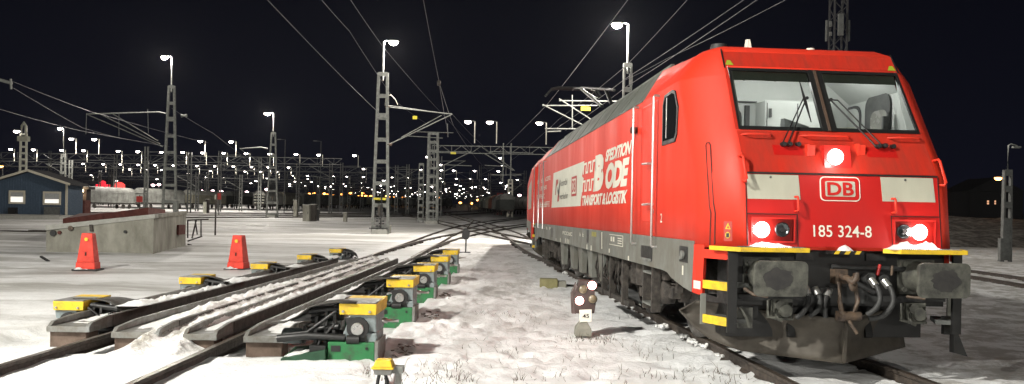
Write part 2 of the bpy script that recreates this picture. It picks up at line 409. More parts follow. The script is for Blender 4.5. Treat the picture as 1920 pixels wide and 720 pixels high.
# ------------------------------------------------------------------ tracks
def rail_mesh(pts, name, parent, m=None, s=1.0, top=.0, far=False):
    b = MB(); prof = [(-.036, 0), (.036, 0), (.036, -.035), (.010, -.05), (.010, -.125), (.07, -.15), (-.07, -.15), (-.010, -.125), (-.010, -.05), (-.036, -.035)]
    n = len(prof); vs = []
    for i, p in enumerate(pts):
        q0, q1 = pts[max(i - 1, 0)], pts[min(i + 1, len(pts) - 1)]
        dx, dy = q1[0] - q0[0], q1[1] - q0[1]; l = math.hypot(dx, dy) or 1; z = rise(p[1]) + top
        for a, h in prof: vs.append((p[0] + a * s * dy / l, p[1] - a * s * dx / l, z + h))
    fs = []
    for i in range(len(pts) - 1):
        for k in range(n): fs.append((i * n + k, i * n + (k + 1) % n, (i + 1) * n + (k + 1) % n, (i + 1) * n + k))
    b.add(vs, fs); o = b.build(name, m or M['rail'], parent)
    o.data.materials.append(M['railtop'])
    for p in o.data.polygons:
        if p.normal.z > .9 and p.center.z > rise(p.center.y) + top - .01: p.material_index = 1
    return o
def track(cl, hg, label, s=1.0, sleepers=None):
    t = empty('railway_track', (0, 0, 0), 0, label, 'railway track')
    for ln in seglist(cl, hg): rail_mesh(ln, 'rail', t, s=s)
    if sleepers:
        b = MB()
        for k in range(int(sleepers[0] / .65), int(sleepers[1] / .65)):
            y = k * .65 + random.uniform(-.05, .05)
            for i in range(len(cl) - 1):
                if cl[i][1] <= y < cl[i + 1][1] or cl[i + 1][1] <= y < cl[i][1]:
                    u = (y - cl[i][1]) / (cl[i + 1][1] - cl[i][1]); x = lerp(cl[i][0], cl[i + 1][0], u)
                    if random.random() < .55:
                        sd = random.choice((-1, 1)); z = rise(y)
                        b.box(x + sd * hg - .16, x + sd * hg + .16, y - .07, y + .07, z - .2, z - .085)
        b.build('rail_clips', M['rail'], t)
    return t
track(TR_LOCO, .75, 'track carrying the red locomotive, running off through the diamond crossing', sleepers=(20, 60))
track(TR_BR, .75, 'track curving away to the right behind the second red locomotive')
track(TR_RET, .855, 'brake retarder track with rusty rails between the yellow-topped machines')
track(TR_RET2, .8, 'branch track leaving the retarder track and crossing the locomotive line', sleepers=(32, 60))
track(TR_RIGHT, .72, 'dark track on the right behind the locomotive buffers')
track(TR_CROSS, .78, 'track slanting from the diamond crossing far off to the left', 1.3)
track(smooth([(-62, 78), (-40, 98), (-24, 122), (-12, 160), (-4, 230)]), .8, 'snowy track passing in front of the blue hut side yard', 1.6)
track(smooth([(-80, 110), (-52, 128), (-32, 152), (-18, 200), (-10, 270)]), .8, 'track in front of the long row of hopper wagons', 1.8)
track(smooth([(-70, 92), (-46, 112), (-26, 140), (-14, 190)]), .8, 'rusty track joining the switches left of the tall masts', 1.6)
# point blades and crossing parts
for (x0, y0, x1, y1, lb) in ((735, 447, 800, 425, 'short dark point motor rods beside the leaning mast'), ):
    b = MB(); p, q = G(756, 448, -.1), G(775, 446, -.1)
    for i in range(3):
        c0 = p + Vector((i * .42, i * .35, 0)); b.box(c0.x - .22, c0.x + .16, c0.y - .3, c0.y + .3, -.12, .02)
    tag(b.build('point_rods', M['under']), lb, 'point rods')
# ------------------------------------------------------------------ lamps
def point(parent, loc, power, col=(1, .93, .84), r=.35, name='lamp_light', spot=None):
    if spot:
        d = bpy.data.lights.new(name, 'SPOT'); d.spot_size = math.radians(spot); d.spot_blend = .5
    else: d = bpy.data.lights.new(name, 'POINT')
    d.energy = power; d.color = col; d.shadow_soft_size = r
    o = bpy.data.objects.new(name, d); COL.objects.link(o); o.location = loc; o.parent = parent
    return o
def lamp_head(parent, top, side=-1, s=1.0, m=None):
    """cobra-head lantern at the end of a short arm, lens below"""
    x, y, z = top
    b = MB(); b.tube([(x, y, z), (x + side * .12 * s, y, z + .10 * s), (x + side * .5 * s, y, z + .14 * s)], .05 * s)
    b.hexa([(x + side * .45 * s, y - .16 * s, z + .06 * s), (x + side * 1.2 * s, y - .13 * s, z + .06 * s), (x + side * 1.2 * s, y + .13 * s, z + .06 * s), (x + side * .45 * s, y + .16 * s, z + .06 * s)],
           [(x + side * .5 * s, y - .09 * s, z + .2 * s), (x + side * 1.12 * s, y - .08 * s, z + .18 * s), (x + side * 1.12 * s, y + .08 * s, z + .18 * s), (x + side * .5 * s, y + .09 * s, z + .2 * s)])
    h = b.build('lamp_head', M['steel'], parent)
    l = MB(); l.lathe([(.02, -.24), (.18, -.19), (.29, -.08), (.31, .05), (.22, .06)], (x + side * .82 * s, y, z), 'z', 12, 1.25 * s, .8 * s)
    l.build('lens', m or M['lampw'], h)
    return h

def lattice_mast(base, H, wb, wt, parent, name='mast', n=9, m=None, tk=.09):
    """two channel legs joined by batten plates (tapered)"""
    m = m or M['steel']; b = MB(); x, y, z = base
    for s in (-1, 1):
        b.hexa([(x + s * wb / 2 - tk / 2, y - .11, z), (x + s * wb / 2 + tk / 2, y - .11, z), (x + s * wb / 2 + tk / 2, y + .11, z), (x + s * wb / 2 - tk / 2, y + .11, z)],
               [(x + s * wt / 2 - tk / 2, y - .09, z + H), (x + s * wt / 2 + tk / 2, y - .09, z + H), (x + s * wt / 2 + tk / 2, y + .09, z + H), (x + s * wt / 2 - tk / 2, y + .09, z + H)])
    for k in range(n + 1):
        t = k / n; zz = z + .4 + (H - .5) * t; ww = wb + (wt - wb) * (zz - z) / H
        b.box(x - ww / 2, x + ww / 2, y - .12, y - .10, zz - .14, zz + .14)
        b.box(x - ww / 2, x + ww / 2, y + .09, y + .11, zz - .14, zz + .14)
    return b.build(name, m, parent)
def foot(parent, base, w=.9, h=.35):
    x, y, z = base
    return MB().hexa([(x - w / 2, y - w / 2, z - .3), (x + w / 2, y - w / 2, z - .3), (x + w / 2, y + w / 2, z - .3), (x - w / 2, y + w / 2, z - .3)],
                     [(x - w * .42, y - w * .42, z + h), (x + w * .42, y - w * .42, z + h), (x + w * .42, y + w * .42, z + h), (x - w * .42, y + w * .42, z + h)]).build('concrete_foot', M['conccap'], parent)
def tilted(t, px_bottom, px_top, Y): pass

def lamp_mast(px, Y, y_lamp, side, label, H_lat=11.0, wb=.85, wt=.42, power=None, tk=.12, arms=(), lampscale=.9):
    """lattice catenary mast with a lamp pole on top. px = photo x of its axis near the horizon"""
    u, _ = ray(px, HY); X = u * Y; zb = gz(X, Y)
    t = empty('lamp_mast', (X, Y, zb), 0, label, 'lamp mast')
    zl = at(px, y_lamp, Y).z - zb
    foot(t, (0, 0, 0), 1.25, .35)
    lattice_mast((0, 0, .1), H_lat - .1, wb, wt, t, n=int(H_lat / 1.5), tk=tk)
    MB().box(-wt * .75, wt * .75, -.2, .2, H_lat - 3.4, H_lat - 3.0).build('clamp_band', M['steel'], t)
    MB().tube([(0, 0, H_lat - .6), (0, 0, zl)], .07, 8).build('lamp_pole', M['steel'], t)
    lamp_head(t, (0, 0, zl - .02), side, lampscale)
    if power: point(t, (side * .7, -.05, zl - .25), power, r=.25)
    def loc(x, y, yy=0): p = at(x, y, Y + yy); return (p.x - X, p.y - Y, p.z - zb)
    return t, loc

# mast beside the retarder (largest)
tA, lA = lamp_mast(713.5, 57.6, 78, 1, 'tall lattice mast with a bright lamp, standing beside the retarder track', H_lat=11.9, wb=1.15, wt=.62, power=MAST_POWER, tk=.20)
b = MB(); b.tube([lA(722, 200), lA(848, 214)], .045); b.tube([lA(722, 197), lA(800, 208)], .03); b.tube([lA(726, 272), lA(748, 262), lA(848, 214)], .045); b.tube([lA(752, 258), lA(828, 216)], .035)
b.build('cantilever', M['steel'], tA)
b = MB(); b.lathe([(.06, 0), (.11, .05), (.11, .35), (.06, .4)], lA(725, 271), 'x', 10); b.lathe([(.06, 0), (.1, .05), (.1, .3), (.06, .35)], lA(722, 200), 'x', 10); b.build('insulator', M['bronze'], tA)
MB().box(lA(778, 0)[0], lA(786, 0)[0], -.05, .05, lA(0, 213)[2] + .14, lA(0, 207)[2] + .14).build('number_tag', M['sign_y'], tA)
MB().tube([lA(722, 198), lA(724, 180), lA(733, 178), lA(741, 186), lA(746, 197)], .022).build('jumper_cable', M['letter'], tA)
b = MB()
for k in range(16):
    zz = .35 + .18 * (k % 8); b.box(-.3 + .22 * (k % 3), -.12 + .22 * (k % 3), -.2, -.12, zz, zz + .12)
b.box(-.75, .6, -.35, -.22, .38, .46); b.tube([(.05, -.25, .4), (.12, -.25, 2.2), (.0, -.2, 3.4)], .05)
b.build('clamp_gear', M['blackp'], tA)
MB().box(-.5, .4, -.13, .13, lA(0, 362)[2], lA(0, 358)[2]).build('yellow_band', M['sign_y'], tA)
MB().box(-.17, .17, -.22, .0, lA(0, 392)[2] , lA(0, 371)[2]).build('switch_box', M['under'], tA)
# mast behind the concrete ramp
tB, lB = lamp_mast(317.5, 75, 107, -1, 'tall lattice mast with a lamp, rising behind the concrete ramp', H_lat=13.2, wb=1.35, wt=.5, power=MAST_POWER, tk=.20)
b = MB(); b.tube([lB(311, 213), lB(298, 210), lB(162, 214)], .06); b.tube([lB(162, 214), lB(305, 275)], .05); b.tube([lB(186, 213), lB(300, 270)], .05); b.tube([lB(209, 212), lB(296, 264)], .05)
b.tube([lB(162, 214), lB(161, 252)], .025); b.tube([lB(223, 213), lB(223, 256)], .025); b.tube([lB(277, 205), lB(278, 250)], .025)
b.build('cantilever', M['steel'], tB)
tC, lC = lamp_mast(510, 106, 213, -1, 'mid distance lattice mast with a lamp and a cantilever to its left', H_lat=11.6, wb=1.5, wt=.5, power=MAST_POWER, tk=.20, lampscale=1.1)
b = MB(); b.tube([lC(502, 279), lC(490, 276), lC(450, 279)], .09); b.tube([lC(450, 279), lC(502, 315)], .05); b.build('cantilever', M['steel'], tC)
tD, lD = lamp_mast(1172, 47, 46, -1, 'mast with a bright lamp rising behind the locomotive roof', H_lat=10.9, wb=.5, wt=.42, power=MAST_POWER * 1.8, tk=.12, lampscale=.85)
MB().box(.1, .3, -.1, .1, 9.6, 10.3).build('switch_box', M['steel'], tD)
# mast of the gantry
tE = empty('gantry_mast', (at(810, 400, 90).x, 90, gz(0, 90)), 0, 'lattice post carrying the left end of the near gantry', 'mast')
foot(tE, (0, 0, 0), 1.6, .35)
lattice_mast((0, 0, .1), 10.4, 1.15, 1.0, tE, n=10, tk=.3)
lattice_mast((-1.6, 2.5, .1), 7, .6, .5, tE, name='side_mast', n=8, tk=.12)
# thin lamp mast on the far left, white lattice one
tF, lF = lamp_mast(117, 130, 241, -1, 'slim lamp mast standing behind the blue hut', H_lat=9.5, wb=.9, wt=.6, tk=.25, power=MAST_POWER * .8)
tG = empty('signal_mast', (at(42, 390, 112).x, 112, gz(0, 112)), 0, 'white lattice mast with a rounded top, far left behind the blue hut', 'mast')
lattice_mast((0, 0, 0), 11.3, .95, .8, tG, n=12, m=M['white'], tk=.25)
MB().tube([(-.35, 0, 10.6), (-.3, 0, 12.4), (0, 0, 12.9), (.3, 0, 12.4), (.35, 0, 10.6)], .17, 8).build('rounded_top', M['whitep'], tG)
MB().box(-.75, .75, -.3, .3, 10.2, 10.9).build('platform', M['whitep'], tG)
lamp_head(tG, (0, -.2, 11.6), -1, 1.1, M['lampf'])
# right side mast (unlit) and sodium lamp
pR = G(1886, 492); tR = empty('yard_mast', (pR.x, pR.y, -.12), 0, 'dim lattice mast with an unlit lamp on the far right edge', 'mast')
lattice_mast((0, 0, 0), 4.2, .36, .30, tR, n=5, m=M['steeld'], tk=.07)
MB().box(-.13, .13, -.08, .08, .1, 2.0).build('cable_cabinet', M['steeld'], tR)
MB().box(-.32, -.19, -.1, .1, -.1, 1.1).build('switch_box', M['steeld'], tR)
MB().tube([(.0, 0, 4.1), (.02, 0, 5.35), (.15, 0, 5.42), (.42, 0, 5.34)], .035).build('lamp_pole', M['steel'], tR)
MB().box(.22, .55, -.09, .09, 5.24, 5.32).build('lamp_head', M['steel'], tR)
pS = at(1879, 334, 75); tS = empty('street_lamp', (pS.x + .35, 75, gz(0, 75) + 1.5), 0, 'small orange sodium street lamp in the darkness at far right', 'street lamp')
hS = pS.z - gz(0, 75) - 1.5
MB().tube([(0, 0, -2), (0, 0, hS)], .05).build('lamp_pole', M['steeld'], tS); lamp_head(tS, (0, 0, hS), -1, .9, M['lampo']); point(tS, (-.4, -.1, hS - .3), 120, (1, .4, .1), .1)

# ------------------------------------------------------------------ gantries and the sea of yard lamps
def gantry(Y, x0, x1, h, label, depth=.8, posts=None, m=None, drops=()):
    m = m or M['steel']; zb = gz(0, Y); t = empty('catenary_gantry', (x0, Y, zb), 0, label, 'gantry')
    tk = .06 + Y * .00034; L = x1 - x0; b = MB()
    for z in (h, h - depth):
        b.box(0, L, -tk / 2, tk / 2, z - tk / 2, z + tk / 2)
    n = max(4, int(L / (depth * 1.35)))
    if Y > 420: n = max(4, int(L / 6))
    for i in range(n):
        a, c = i * L / n, (i + 1) * L / n
        b.bar((a, 0, h - depth), (c, 0, h) if i % 2 == 0 else (c, 0, h - depth), tk * .6)
        if i % 2 == 0: b.bar((a, 0, h), (a, 0, h - depth), tk * .6)
        else: b.bar((a, 0, h), (c, 0, h - depth), tk * .6)
    b.build('truss_beam', m, t)
    for px in (posts if posts is not None else [k * 31 for k in range(1, int(L / 31) + 1)]):
        b = MB(); w2 = .20 + Y * .0005
        for s in (-1, 1): b.box(px + s * w2 - tk * .8, px + s * w2 + tk * .8, -.1, .1, -.3, h + .6)
        for k in range(8): b.box(px - w2, px + w2, -.05, .05, .8 + k * 1.2, .95 + k * 1.2)
        b.build('post', M['steeld'], t)
    b = MB(); any_ = False
    for dx, dl in drops:
        b.box(dx - tk * .7, dx + tk * .7, -.05, .05, h - depth - dl, h + .4); any_ = True
    if any_: b.build('drop_bracket', m, t)
    return t
GLAMPS = [(27.5, 275.4), (70, 276), (123, 278), (143, 260.6), (164, 280), (186, 263), (161, 307), (199, 307.5), (229, 283), (231, 308), (175, 330), (266, 284.5), (264.5, 309), (247.6, 318), (279, 318.6),
    (296, 309), (310, 286.5), (307, 319), (330.6, 310), (350, 288.5), (358, 325.5), (374.4, 311.7), (385, 256), (387.4, 278), (399, 321.7), (408, 312), (391, 334.6), (423, 331), (426.7, 279.7), (443, 258), (443, 313), (469, 281),
    (464, 323), (477, 314), (493.7, 323.6), (508, 315.6), (513.6, 282.7), (523.5, 324.7), (546, 316.8), (553, 326), (562.5, 283.5), (557, 338), (581.6, 326.6), (581, 338), (605, 285.5), (629.4, 327.8), (655.7, 328), (672, 288),
    (687, 312.5), (686.5, 329), (809, 286.5), (794, 317), (833, 305), (833, 318), (856, 318.6), (895, 319.7), (944.6, 289), (949, 309), (939.5, 320.4), (740.6, 331), (769.6, 332), (831.5, 333), (861, 334), (886.5, 334.6), (915.5, 335), (975, 335.4),
    (891, 209), (932, 209), (1025, 213)]
GY = [90, 128, 160, 192, 225, 262, 300, 345, 395, 455, 525, 610, 710, 830, 970, 1140, 1350]
rowx = {y: [] for y in GY}; LAMPS = []
ORD = ['leftmost', 'second', 'third', 'fourth', 'fifth', 'sixth', 'seventh', 'eighth', 'ninth', 'tenth', 'eleventh', 'twelfth', 'thirteenth', 'fourteenth', 'fifteenth', 'sixteenth', 'seventeenth', 'eighteenth', 'nineteenth', 'twentieth'] + ['%dth' % k for k in range(21, 90)]
def ordl(k): return ORD[k] if k == 0 else ORD[k] + ' from the left'
LAMPH, BEAMH = 11.9, 9.4
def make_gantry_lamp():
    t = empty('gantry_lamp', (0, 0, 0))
    MB().tube([(0, 0, 0), (0, 0, LAMPH - BEAMH)], .075, 6).build('lamp_pole', M['letter'], t)  # off-white colour stands in for lamp light falling on the pole
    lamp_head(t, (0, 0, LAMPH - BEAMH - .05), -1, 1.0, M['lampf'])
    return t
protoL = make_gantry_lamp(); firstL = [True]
def put_lamp(X, Y, zs, label, s=1.0, power=0, group=None):
    o = protoL if firstL[0] else copy_tree(protoL); firstL[0] = False
    o.location = (X, Y, zs); o.scale = (s, 1 if s < 1.5 else s, 1)
    for ch in o.children:
        pass
    o.scale = (s, s, 1)
    tag(o, label, 'lamp', group)
    if power: point(o, (-.8, -.1, LAMPH - BEAMH - .45), power, r=.3, spot=150)
    return o
npow = 0
for (x, y) in GLAMPS:
    hor = HY + ROLL * (x - 960)
    best = min(GY, key=lambda Y: abs((hor - y) - FP * (LAMPH - .12 + rise(Y) - CH) / Y))
    p = at(x, y, best); Y = best
    rowx[Y].append(p.x)
    # real height from the photograph's own height, so the pole sits on the beam
    big = (x, y) in ((891, 209), (932, 209), (1025, 213))
    nm = {(891, 209): 'left lamp of the pair on top of the near gantry', (932, 209): 'right lamp of the pair on top of the near gantry', (1025, 213): 'lamp on the near gantry just left of the locomotive roof'}.get((x, y))
    pw = GANTRY_POWER * (1.6 if Y > 120 else 1) if (Y <= 345 and npow < 40) else 0
    if pw: npow += 1
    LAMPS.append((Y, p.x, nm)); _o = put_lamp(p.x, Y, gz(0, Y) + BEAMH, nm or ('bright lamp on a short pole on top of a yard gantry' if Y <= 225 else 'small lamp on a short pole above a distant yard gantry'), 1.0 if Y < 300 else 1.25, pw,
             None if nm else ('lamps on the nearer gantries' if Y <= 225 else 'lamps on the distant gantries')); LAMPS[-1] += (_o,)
_gd = {90: 'nearest', 128: 'second nearest', 160: 'third nearest', 192: 'fourth nearest', 225: 'fifth nearest', 262: 'sixth nearest', 300: 'seventh nearest', 345: 'eighth nearest', 395: 'ninth nearest'}
for Y in _gd:
    row = sorted([l for l in LAMPS if l[0] == Y and not l[2]], key=lambda l: l[1])
    for k, l in enumerate(row): l[3]['label'] = 'lamp on a short pole, %s on the %s yard gantry' % (ordl(k), _gd[Y])
cnt = 0
for Y in GY:
    if Y < 345: continue
    lanes = [-.62 + .088 * k for k in range(9)] if Y < 600 else [-.55 + .066 * k for k in range(10)]
    step = 26 if Y < 700 else 30
    X0 = -.52 * Y
    X = X0 + random.uniform(0, step)
    while X < .025 * Y:
        if all(abs(X - q) > 10 for q in rowx[Y]) and cnt < 215 and random.random() < (.75 if Y < 700 else .8) and not (Y > 500 and X < -.33 * Y):
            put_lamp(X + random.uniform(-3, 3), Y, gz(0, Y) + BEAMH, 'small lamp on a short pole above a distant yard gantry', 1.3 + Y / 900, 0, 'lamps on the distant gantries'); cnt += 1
        X += step
# beyond the first few hundred, the remaining pinprick lamps far down the yard are one mass
bl, bp_ = MB(), MB(); r_ = random.Random(21); lanes = [-.205 + .0165 * k for k in range(13)]
for Y in (420, 470, 520, 580, 640, 700, 770, 850, 940, 1040, 1160, 1300):
    for fx_ in lanes:
        x0 = fx_ * 800 * (Y / 800) ** .55
        if r_.random() < .85 and x0 < .03 * Y:
            X = x0 + r_.uniform(-4, 4); z = gz(0, Y) + LAMPH + r_.uniform(-.8, .8); q = .45 + Y / 1500
            bl.lathe([(.2 * q, -.3 * q), (.62 * q, -.1 * q), (.6 * q, .15 * q)], (X, Y, z), 'z', 8)
            bp_.bar((X + .8, Y, z), (X + .8, Y, z - 3.4), .16 + Y * .0001)
t_ = empty('distant_lamps', (0, 0, 0), 0, 'mass of pinprick yard lamps converging far down the yard', 'lamps', None, 'stuff')
bl.build('lenses', M['lampf'], t_)['kind'] = 'stuff'; bp_.build('lamp_poles', M['steel'], t_)['kind'] = 'stuff'

# unlit lamp arms
for (x, y, Y) in ((535, 262, 145), (602, 265, 150), (764, 313, 200)):
    p = at(x, y, Y); zb = gz(0, Y); t = empty('unlit_lamp', (p.x, Y, zb), 0, {535: 'unlit lamp arm left of its unlit neighbour above the gantries', 602: 'right one of two unlit lamp arms above the gantries', 764: 'short unlit lamp arm just right of the leaning mast'}[x], 'lamp')
    MB().tube([(0, 0, 0), (0, 0, p.z - zb), (-.95, 0, p.z - zb + .05)], .08).build('lamp_pole', M['steeld'], t)
    MB().box(-1.5, -.8, -.12, .12, p.z - zb, p.z - zb + .12).build('lamp_head', M['steel'], t)
# gantries
gantry(90, at(810, 300, 90).x, 12, BEAMH - .35 + .0, 'near gantry of galvanised lattice behind the crossing tracks', .82, posts=[0.01, 21], drops=((8.2, 3.3), (9.1, 3.3)))
spans = {128: (-84, -28), 160: (-106, -26), 192: (-130, -18), 225: (-150, 4), 262: (-165, 8), 300: (-185, 6), 345: (-200, 8), 395: (-215, 10), 455: (-235, 12), 525: (-240, 14), 610: (-240, 14), 710: (-250, 15), 830: (-260, 15), 970: (-270, 15), 1140: (-280, 10), 1350: (-290, 5)}
desc = ['second nearest', 'third nearest', 'fourth nearest', 'fifth nearest', 'sixth nearest', 'seventh nearest', 'eighth nearest']
for k, (Y, (a, c)) in enumerate(spans.items()):
    gantry(Y, a, c, BEAMH, (desc[k] + ' lattice gantry spanning the yard') if k < 7 else 'faint lattice gantry far back in the yard, %s beyond the eight nearer ones' % ['first', 'second', 'third', 'fourth', 'fifth', 'sixth', 'seventh', 'eighth', 'ninth', 'tenth'][k - 7], .95 + Y * .0004, m=M['steeld'])
for o in list(COL.objects):
    if o.name.startswith('catenary_gantry') and 'faint' in o['label']: o['group'] = 'faint gantries far back in the yard'
# plain tall posts and cantilevers standing between the gantries
POSTS = [(133, 300, 130), (94, 283, 190), (217, 290, 170), (275, 275, 118), (370, 330, 150), (413, 283, 150), (488, 296, 170), (537, 322, 200), (574, 335, 220), (597, 331, 200), (621, 305, 150), (641, 305, 175), (765, 308, 170),
         (826, 293, 130), (770, 316, 200), (655, 330, 210), (728, 330, 180), (744, 310, 150), (452, 330, 160), (901, 310, 230), (882, 320, 260), (918, 325, 240), (985, 320, 200)]
for i, (x, yt, Y) in enumerate(POSTS):
    p = at(x, yt, Y); zb = gz(0, Y); t = empty('catenary_post', (p.x, Y, zb), 0, 'slim grey catenary post with a bracket arm, %s among the gantries' % ordl(sorted(q[0] for q in POSTS).index(x)), 'post', 'slim catenary posts in the yard')
    h = max(7.5, p.z - zb); w2 = .2 + Y * .0009
    b = MB(); b.box(-w2, -w2 * .45, -.1, .1, -.3, h); b.box(w2 * .45, w2, -.1, .1, -.3, h)
    for k in range(7): b.box(-w2, w2, -.06, .06, .8 + k * h / 8, 1.0 + k * h / 8)
    b.build('mast', M['steeld'] if i % 3 else M['steel'], t)
    sd = 1 if i % 2 else -1; tk = .05 + Y * .0003
    b = MB(); b.bar((0, 0, h - .8), (sd * 4.2, 0, h - .7), tk); b.bar((0, 0, h - 2.9), (sd * 4.0, 0, h - .75), tk); b.bar((0, 0, h - 3.2), (sd * 3.8, 0, h - 2.6), tk * .7)
    b.build('bracket_arm', M['steel'], t)
# loose cantilevers hanging from the near gantry (photo right of the lattice post)
def bars(name, label, Y, segs, r=.05, cat='bracket', m=None, tags=None):
    p0 = at(*segs[0][0], Y); t = empty(name, (p0.x, Y, p0.z), 0, label, cat); b = MB()
    for s in segs:
        pts = [at(x, y, Y) - p0 for x, y in s]; b.tube(pts, r)
    b.build('bracket_arm', m or M['steel'], t)
    if tags:
        q = at(*tags, Y) - p0; MB().box(q.x - .3, q.x + .3, -.05, .05, q.z - .12, q.z + .12).build('number_tag', M['sign_y'], t)
    return t
bars('cantilever_bracket', 'pair of long bracket arms left of the pantograph', 50, [[(1017, 198), (1120, 198)], [(1017, 196), (1092, 234)], [(1048, 185), (1108, 224)], [(1048, 189), (1160, 190)], [(1022, 241), (1085, 242)], [(1073, 178), (1073, 240)], [(1026, 247), (1052, 246)]], .045, tags=(1098, 204))
bars('cantilever_bracket', 'bracket arm with yellow tag just right of the lattice post', 88, [[(812, 284), (883, 284.5)], [(883, 284.5), (814, 319)], [(836, 309), (884, 311)]], .06, tags=(850, 287))
bars('cantilever_bracket', 'crossed bracket arms under the near gantry beside the locomotive', 88, [[(918, 284), (1000, 287)], [(918, 284), (965, 320)], [(907, 287), (962, 320)], [(909, 310), (950, 312)], [(920, 328), (978, 328)]], .06)
bars('cantilever_bracket', 'level bracket arms crossing the top of the lattice post', 86, [[(766, 255), (830, 259)], [(782, 247), (850, 249)], [(839, 232), (840, 257)]], .055)
# high telecom mast behind the locomotive
tM = empty('antenna_mast', (at(1567, 300, 60).x, 60, gz(0, 60)), 0, 'tall dark lattice antenna mast with panel antennas above the locomotive roof', 'antenna mast')
b = MB(); W2 = .48
for sx in (-1, 1):
    for sy in (-1, 1): b.box(sx * W2 - .06, sx * W2 + .06, sy * W2 - .06, sy * W2 + .06, 0, 26)
for k in range(26):
    z = k * 1.0; s = 1 if k % 2 else -1
    for sy in (-1, 1): b.bar((-s * W2, sy * W2, z), (s * W2, sy * W2, z + 1), .06)
    for sx in (-1, 1): b.bar((sx * W2, -s * W2, z), (sx * W2, s * W2, z + 1), .06)
b.build('lattice_tower', M['hutroof'], tM)
for (x0, x1, y0, y1, dy, mm) in ((1545, 1548, 40, 79, -.3, 'steeld'), (1563, 1573, 31, 71, -.8, 'steeld'), (1584, 1590, 40, 79, -.3, 'steeld'), (1550, 1554, 43, 53, -.5, 'steeld'), (1550, 1554, 63, 70, -.5, 'steeld')):
    p, q = at(x0, y1, 60), at(x1, y0, 60); X0 = tM.location.x; z0 = tM.location.z
    MB().box(p.x - X0, q.x - X0, dy - .1, dy + .1, p.z - z0, q.z - z0).build('panel_antenna', M['steeld'], tM)

# off-camera yard lamp posts: the key one casts the shadows, two are added fill
def off_lamp(x, y, h, power, label, side=1, r=.35, col=(1, .965, .88)):
    t = empty('lamp_mast', (x, y, -.12), 0, label, 'lamp mast')
    lattice_mast((0, 0, 0), h * .75, .8, .45, t, n=9, tk=.15); MB().tube([(0, 0, h * .7), (0, 0, h)], .08, 8).build('lamp_pole', M['steel'], t)
    lamp_head(t, (0, 0, h), side, 1.2); point(t, (side * 1.0, 0, h - .4), power, col, r)
    return t
off_lamp(-37, -23, 14, KEY_POWER, 'lamp mast behind the photographer to the left')
off_lamp(-14, -1.5, 14.0, FILL_POWER, 'added fill lamp mast just left of the photographer')  # unseen mast added as fill to brighten the near snow
off_lamp(9, -62, 14, 55000, 'added fill lamp mast far behind the photographer')  # unseen mast added as weak fill to lift the reddish shadows

# ------------------------------------------------------------------ overhead wires
def wire(label, pts, r=.012):
    b = MB(); P = [Vector(p) for p in pts]; out = []
    for a, c in zip(P, P[1:]):
        n = 8
        for k in range(n): out.append(a.lerp(c, k / n) - Vector((0, 0, .0012 * (c - a).length * 4 * (k / n) * (1 - k / n) * 2)))
    out.append(P[-1]); b.tube(out, r * .8, 5)
    tag(b.build('overhead_wire', M['wire']), label, 'wire')
wire('thin wire slanting down from the top edge to the leaning mast', [at(498, -4, 24), at(711, 212, 57)], .017)
wire('faint wire crossing the sky just left of the leaning mast lamp', [at(600, -4, 30), at(655, 58, 38), at(742, 190, 62), at(800, 232, 88)], .016)
wire('faint wire from the top edge passing behind the leaning mast lamp', [at(655, -4, 32), at(720, 90, 45), at(826, 210, 80), at(905, 290, 130)], .018)
wire('wire falling from the top centre edge to the insulator right of the leaning mast', [at(793, -4, 20), at(823, 152, 33)], .012)
wire('wire below the insulator running to the gantry bracket', [at(824, 160, 33), at(838, 240, 50), at(842, 252, 86)], .015)
wire('wire below the insulator running far down the yard', [at(825, 160, 33), at(850, 235, 55), at(895, 300, 95), at(960, 360, 160)], .018)
wire('wire from the leaning mast bracket down across the near gantry', [at(848, 214, 58), at(900, 268, 88), at(985, 345, 150)], .02)
wire('wire slanting from the top edge down to the left of the locomotive roof', [at(1180, -4, 24), at(1026, 196, 48), at(930, 290, 80)], .016)
wire('faint wire crossing behind the tall lamp right of centre', [at(1292, -4, 26), at(1172, 125, 40), at(1050, 222, 62), at(960, 300, 100)], .016)
wire('left one of two bright wires above the locomotive', [at(1400, -4, 15.5), at(1175, 146, 25), at(1040, 243, 40)], .012)
wire('right one of two bright wires above the locomotive', [at(1425, -4, 14), at(1178, 160, 24), at(1060, 245, 37)], .012)
wire('dim wire highest above the locomotive cab', [at(1480, -4, 16), at(1250, 110, 30), at(1172, 150, 42)], .010)
wire('long faint wire across the upper left sky', [at(22, 152, 50), at(160, 206, 62), at(390, 268, 105)], .022)
wire('lower faint wire across the upper left sky', [at(25, 165, 50), at(155, 240, 70), at(240, 262, 90)], .022)
wire('faint wire from the left picture edge sloping to the mast behind the ramp', [at(0, 205, 45), at(150, 245, 65), at(318, 275, 75)], .018)
wire('wire from the mast behind the ramp towards the middle masts', [at(322, 203, 75), at(400, 250, 100), at(508, 330, 160)], .022)
b = MB(); p = at(823, 156, 33); b.lathe([(.03, -.12), (.08, -.1), (.08, .1), (.03, .12)], p, 'z', 10); tag(b.build('wire_insulator', M['under']), 'small dark insulator where the overhead wires part', 'insulator')
b = MB(); p = at(345, 217, 75); b.lathe([(.05, -.3), (.18, -.25), (.1, 0), (.18, .25), (.05, .3)], p, 'x', 10); tag(b.build('wire_insulator', M['steel']), 'small pale insulator right of the mast behind the ramp', 'insulator')
b = MB()
p, q = at(0, 150, 50), at(22, 156, 50); b.tube([p, q], .12); b.tube([at(20, 148, 50), at(21, 167, 50)], .07)
tag(b.build('wire_hanger', M['steel']), 'wire hanger at the left picture edge', 'hanger')

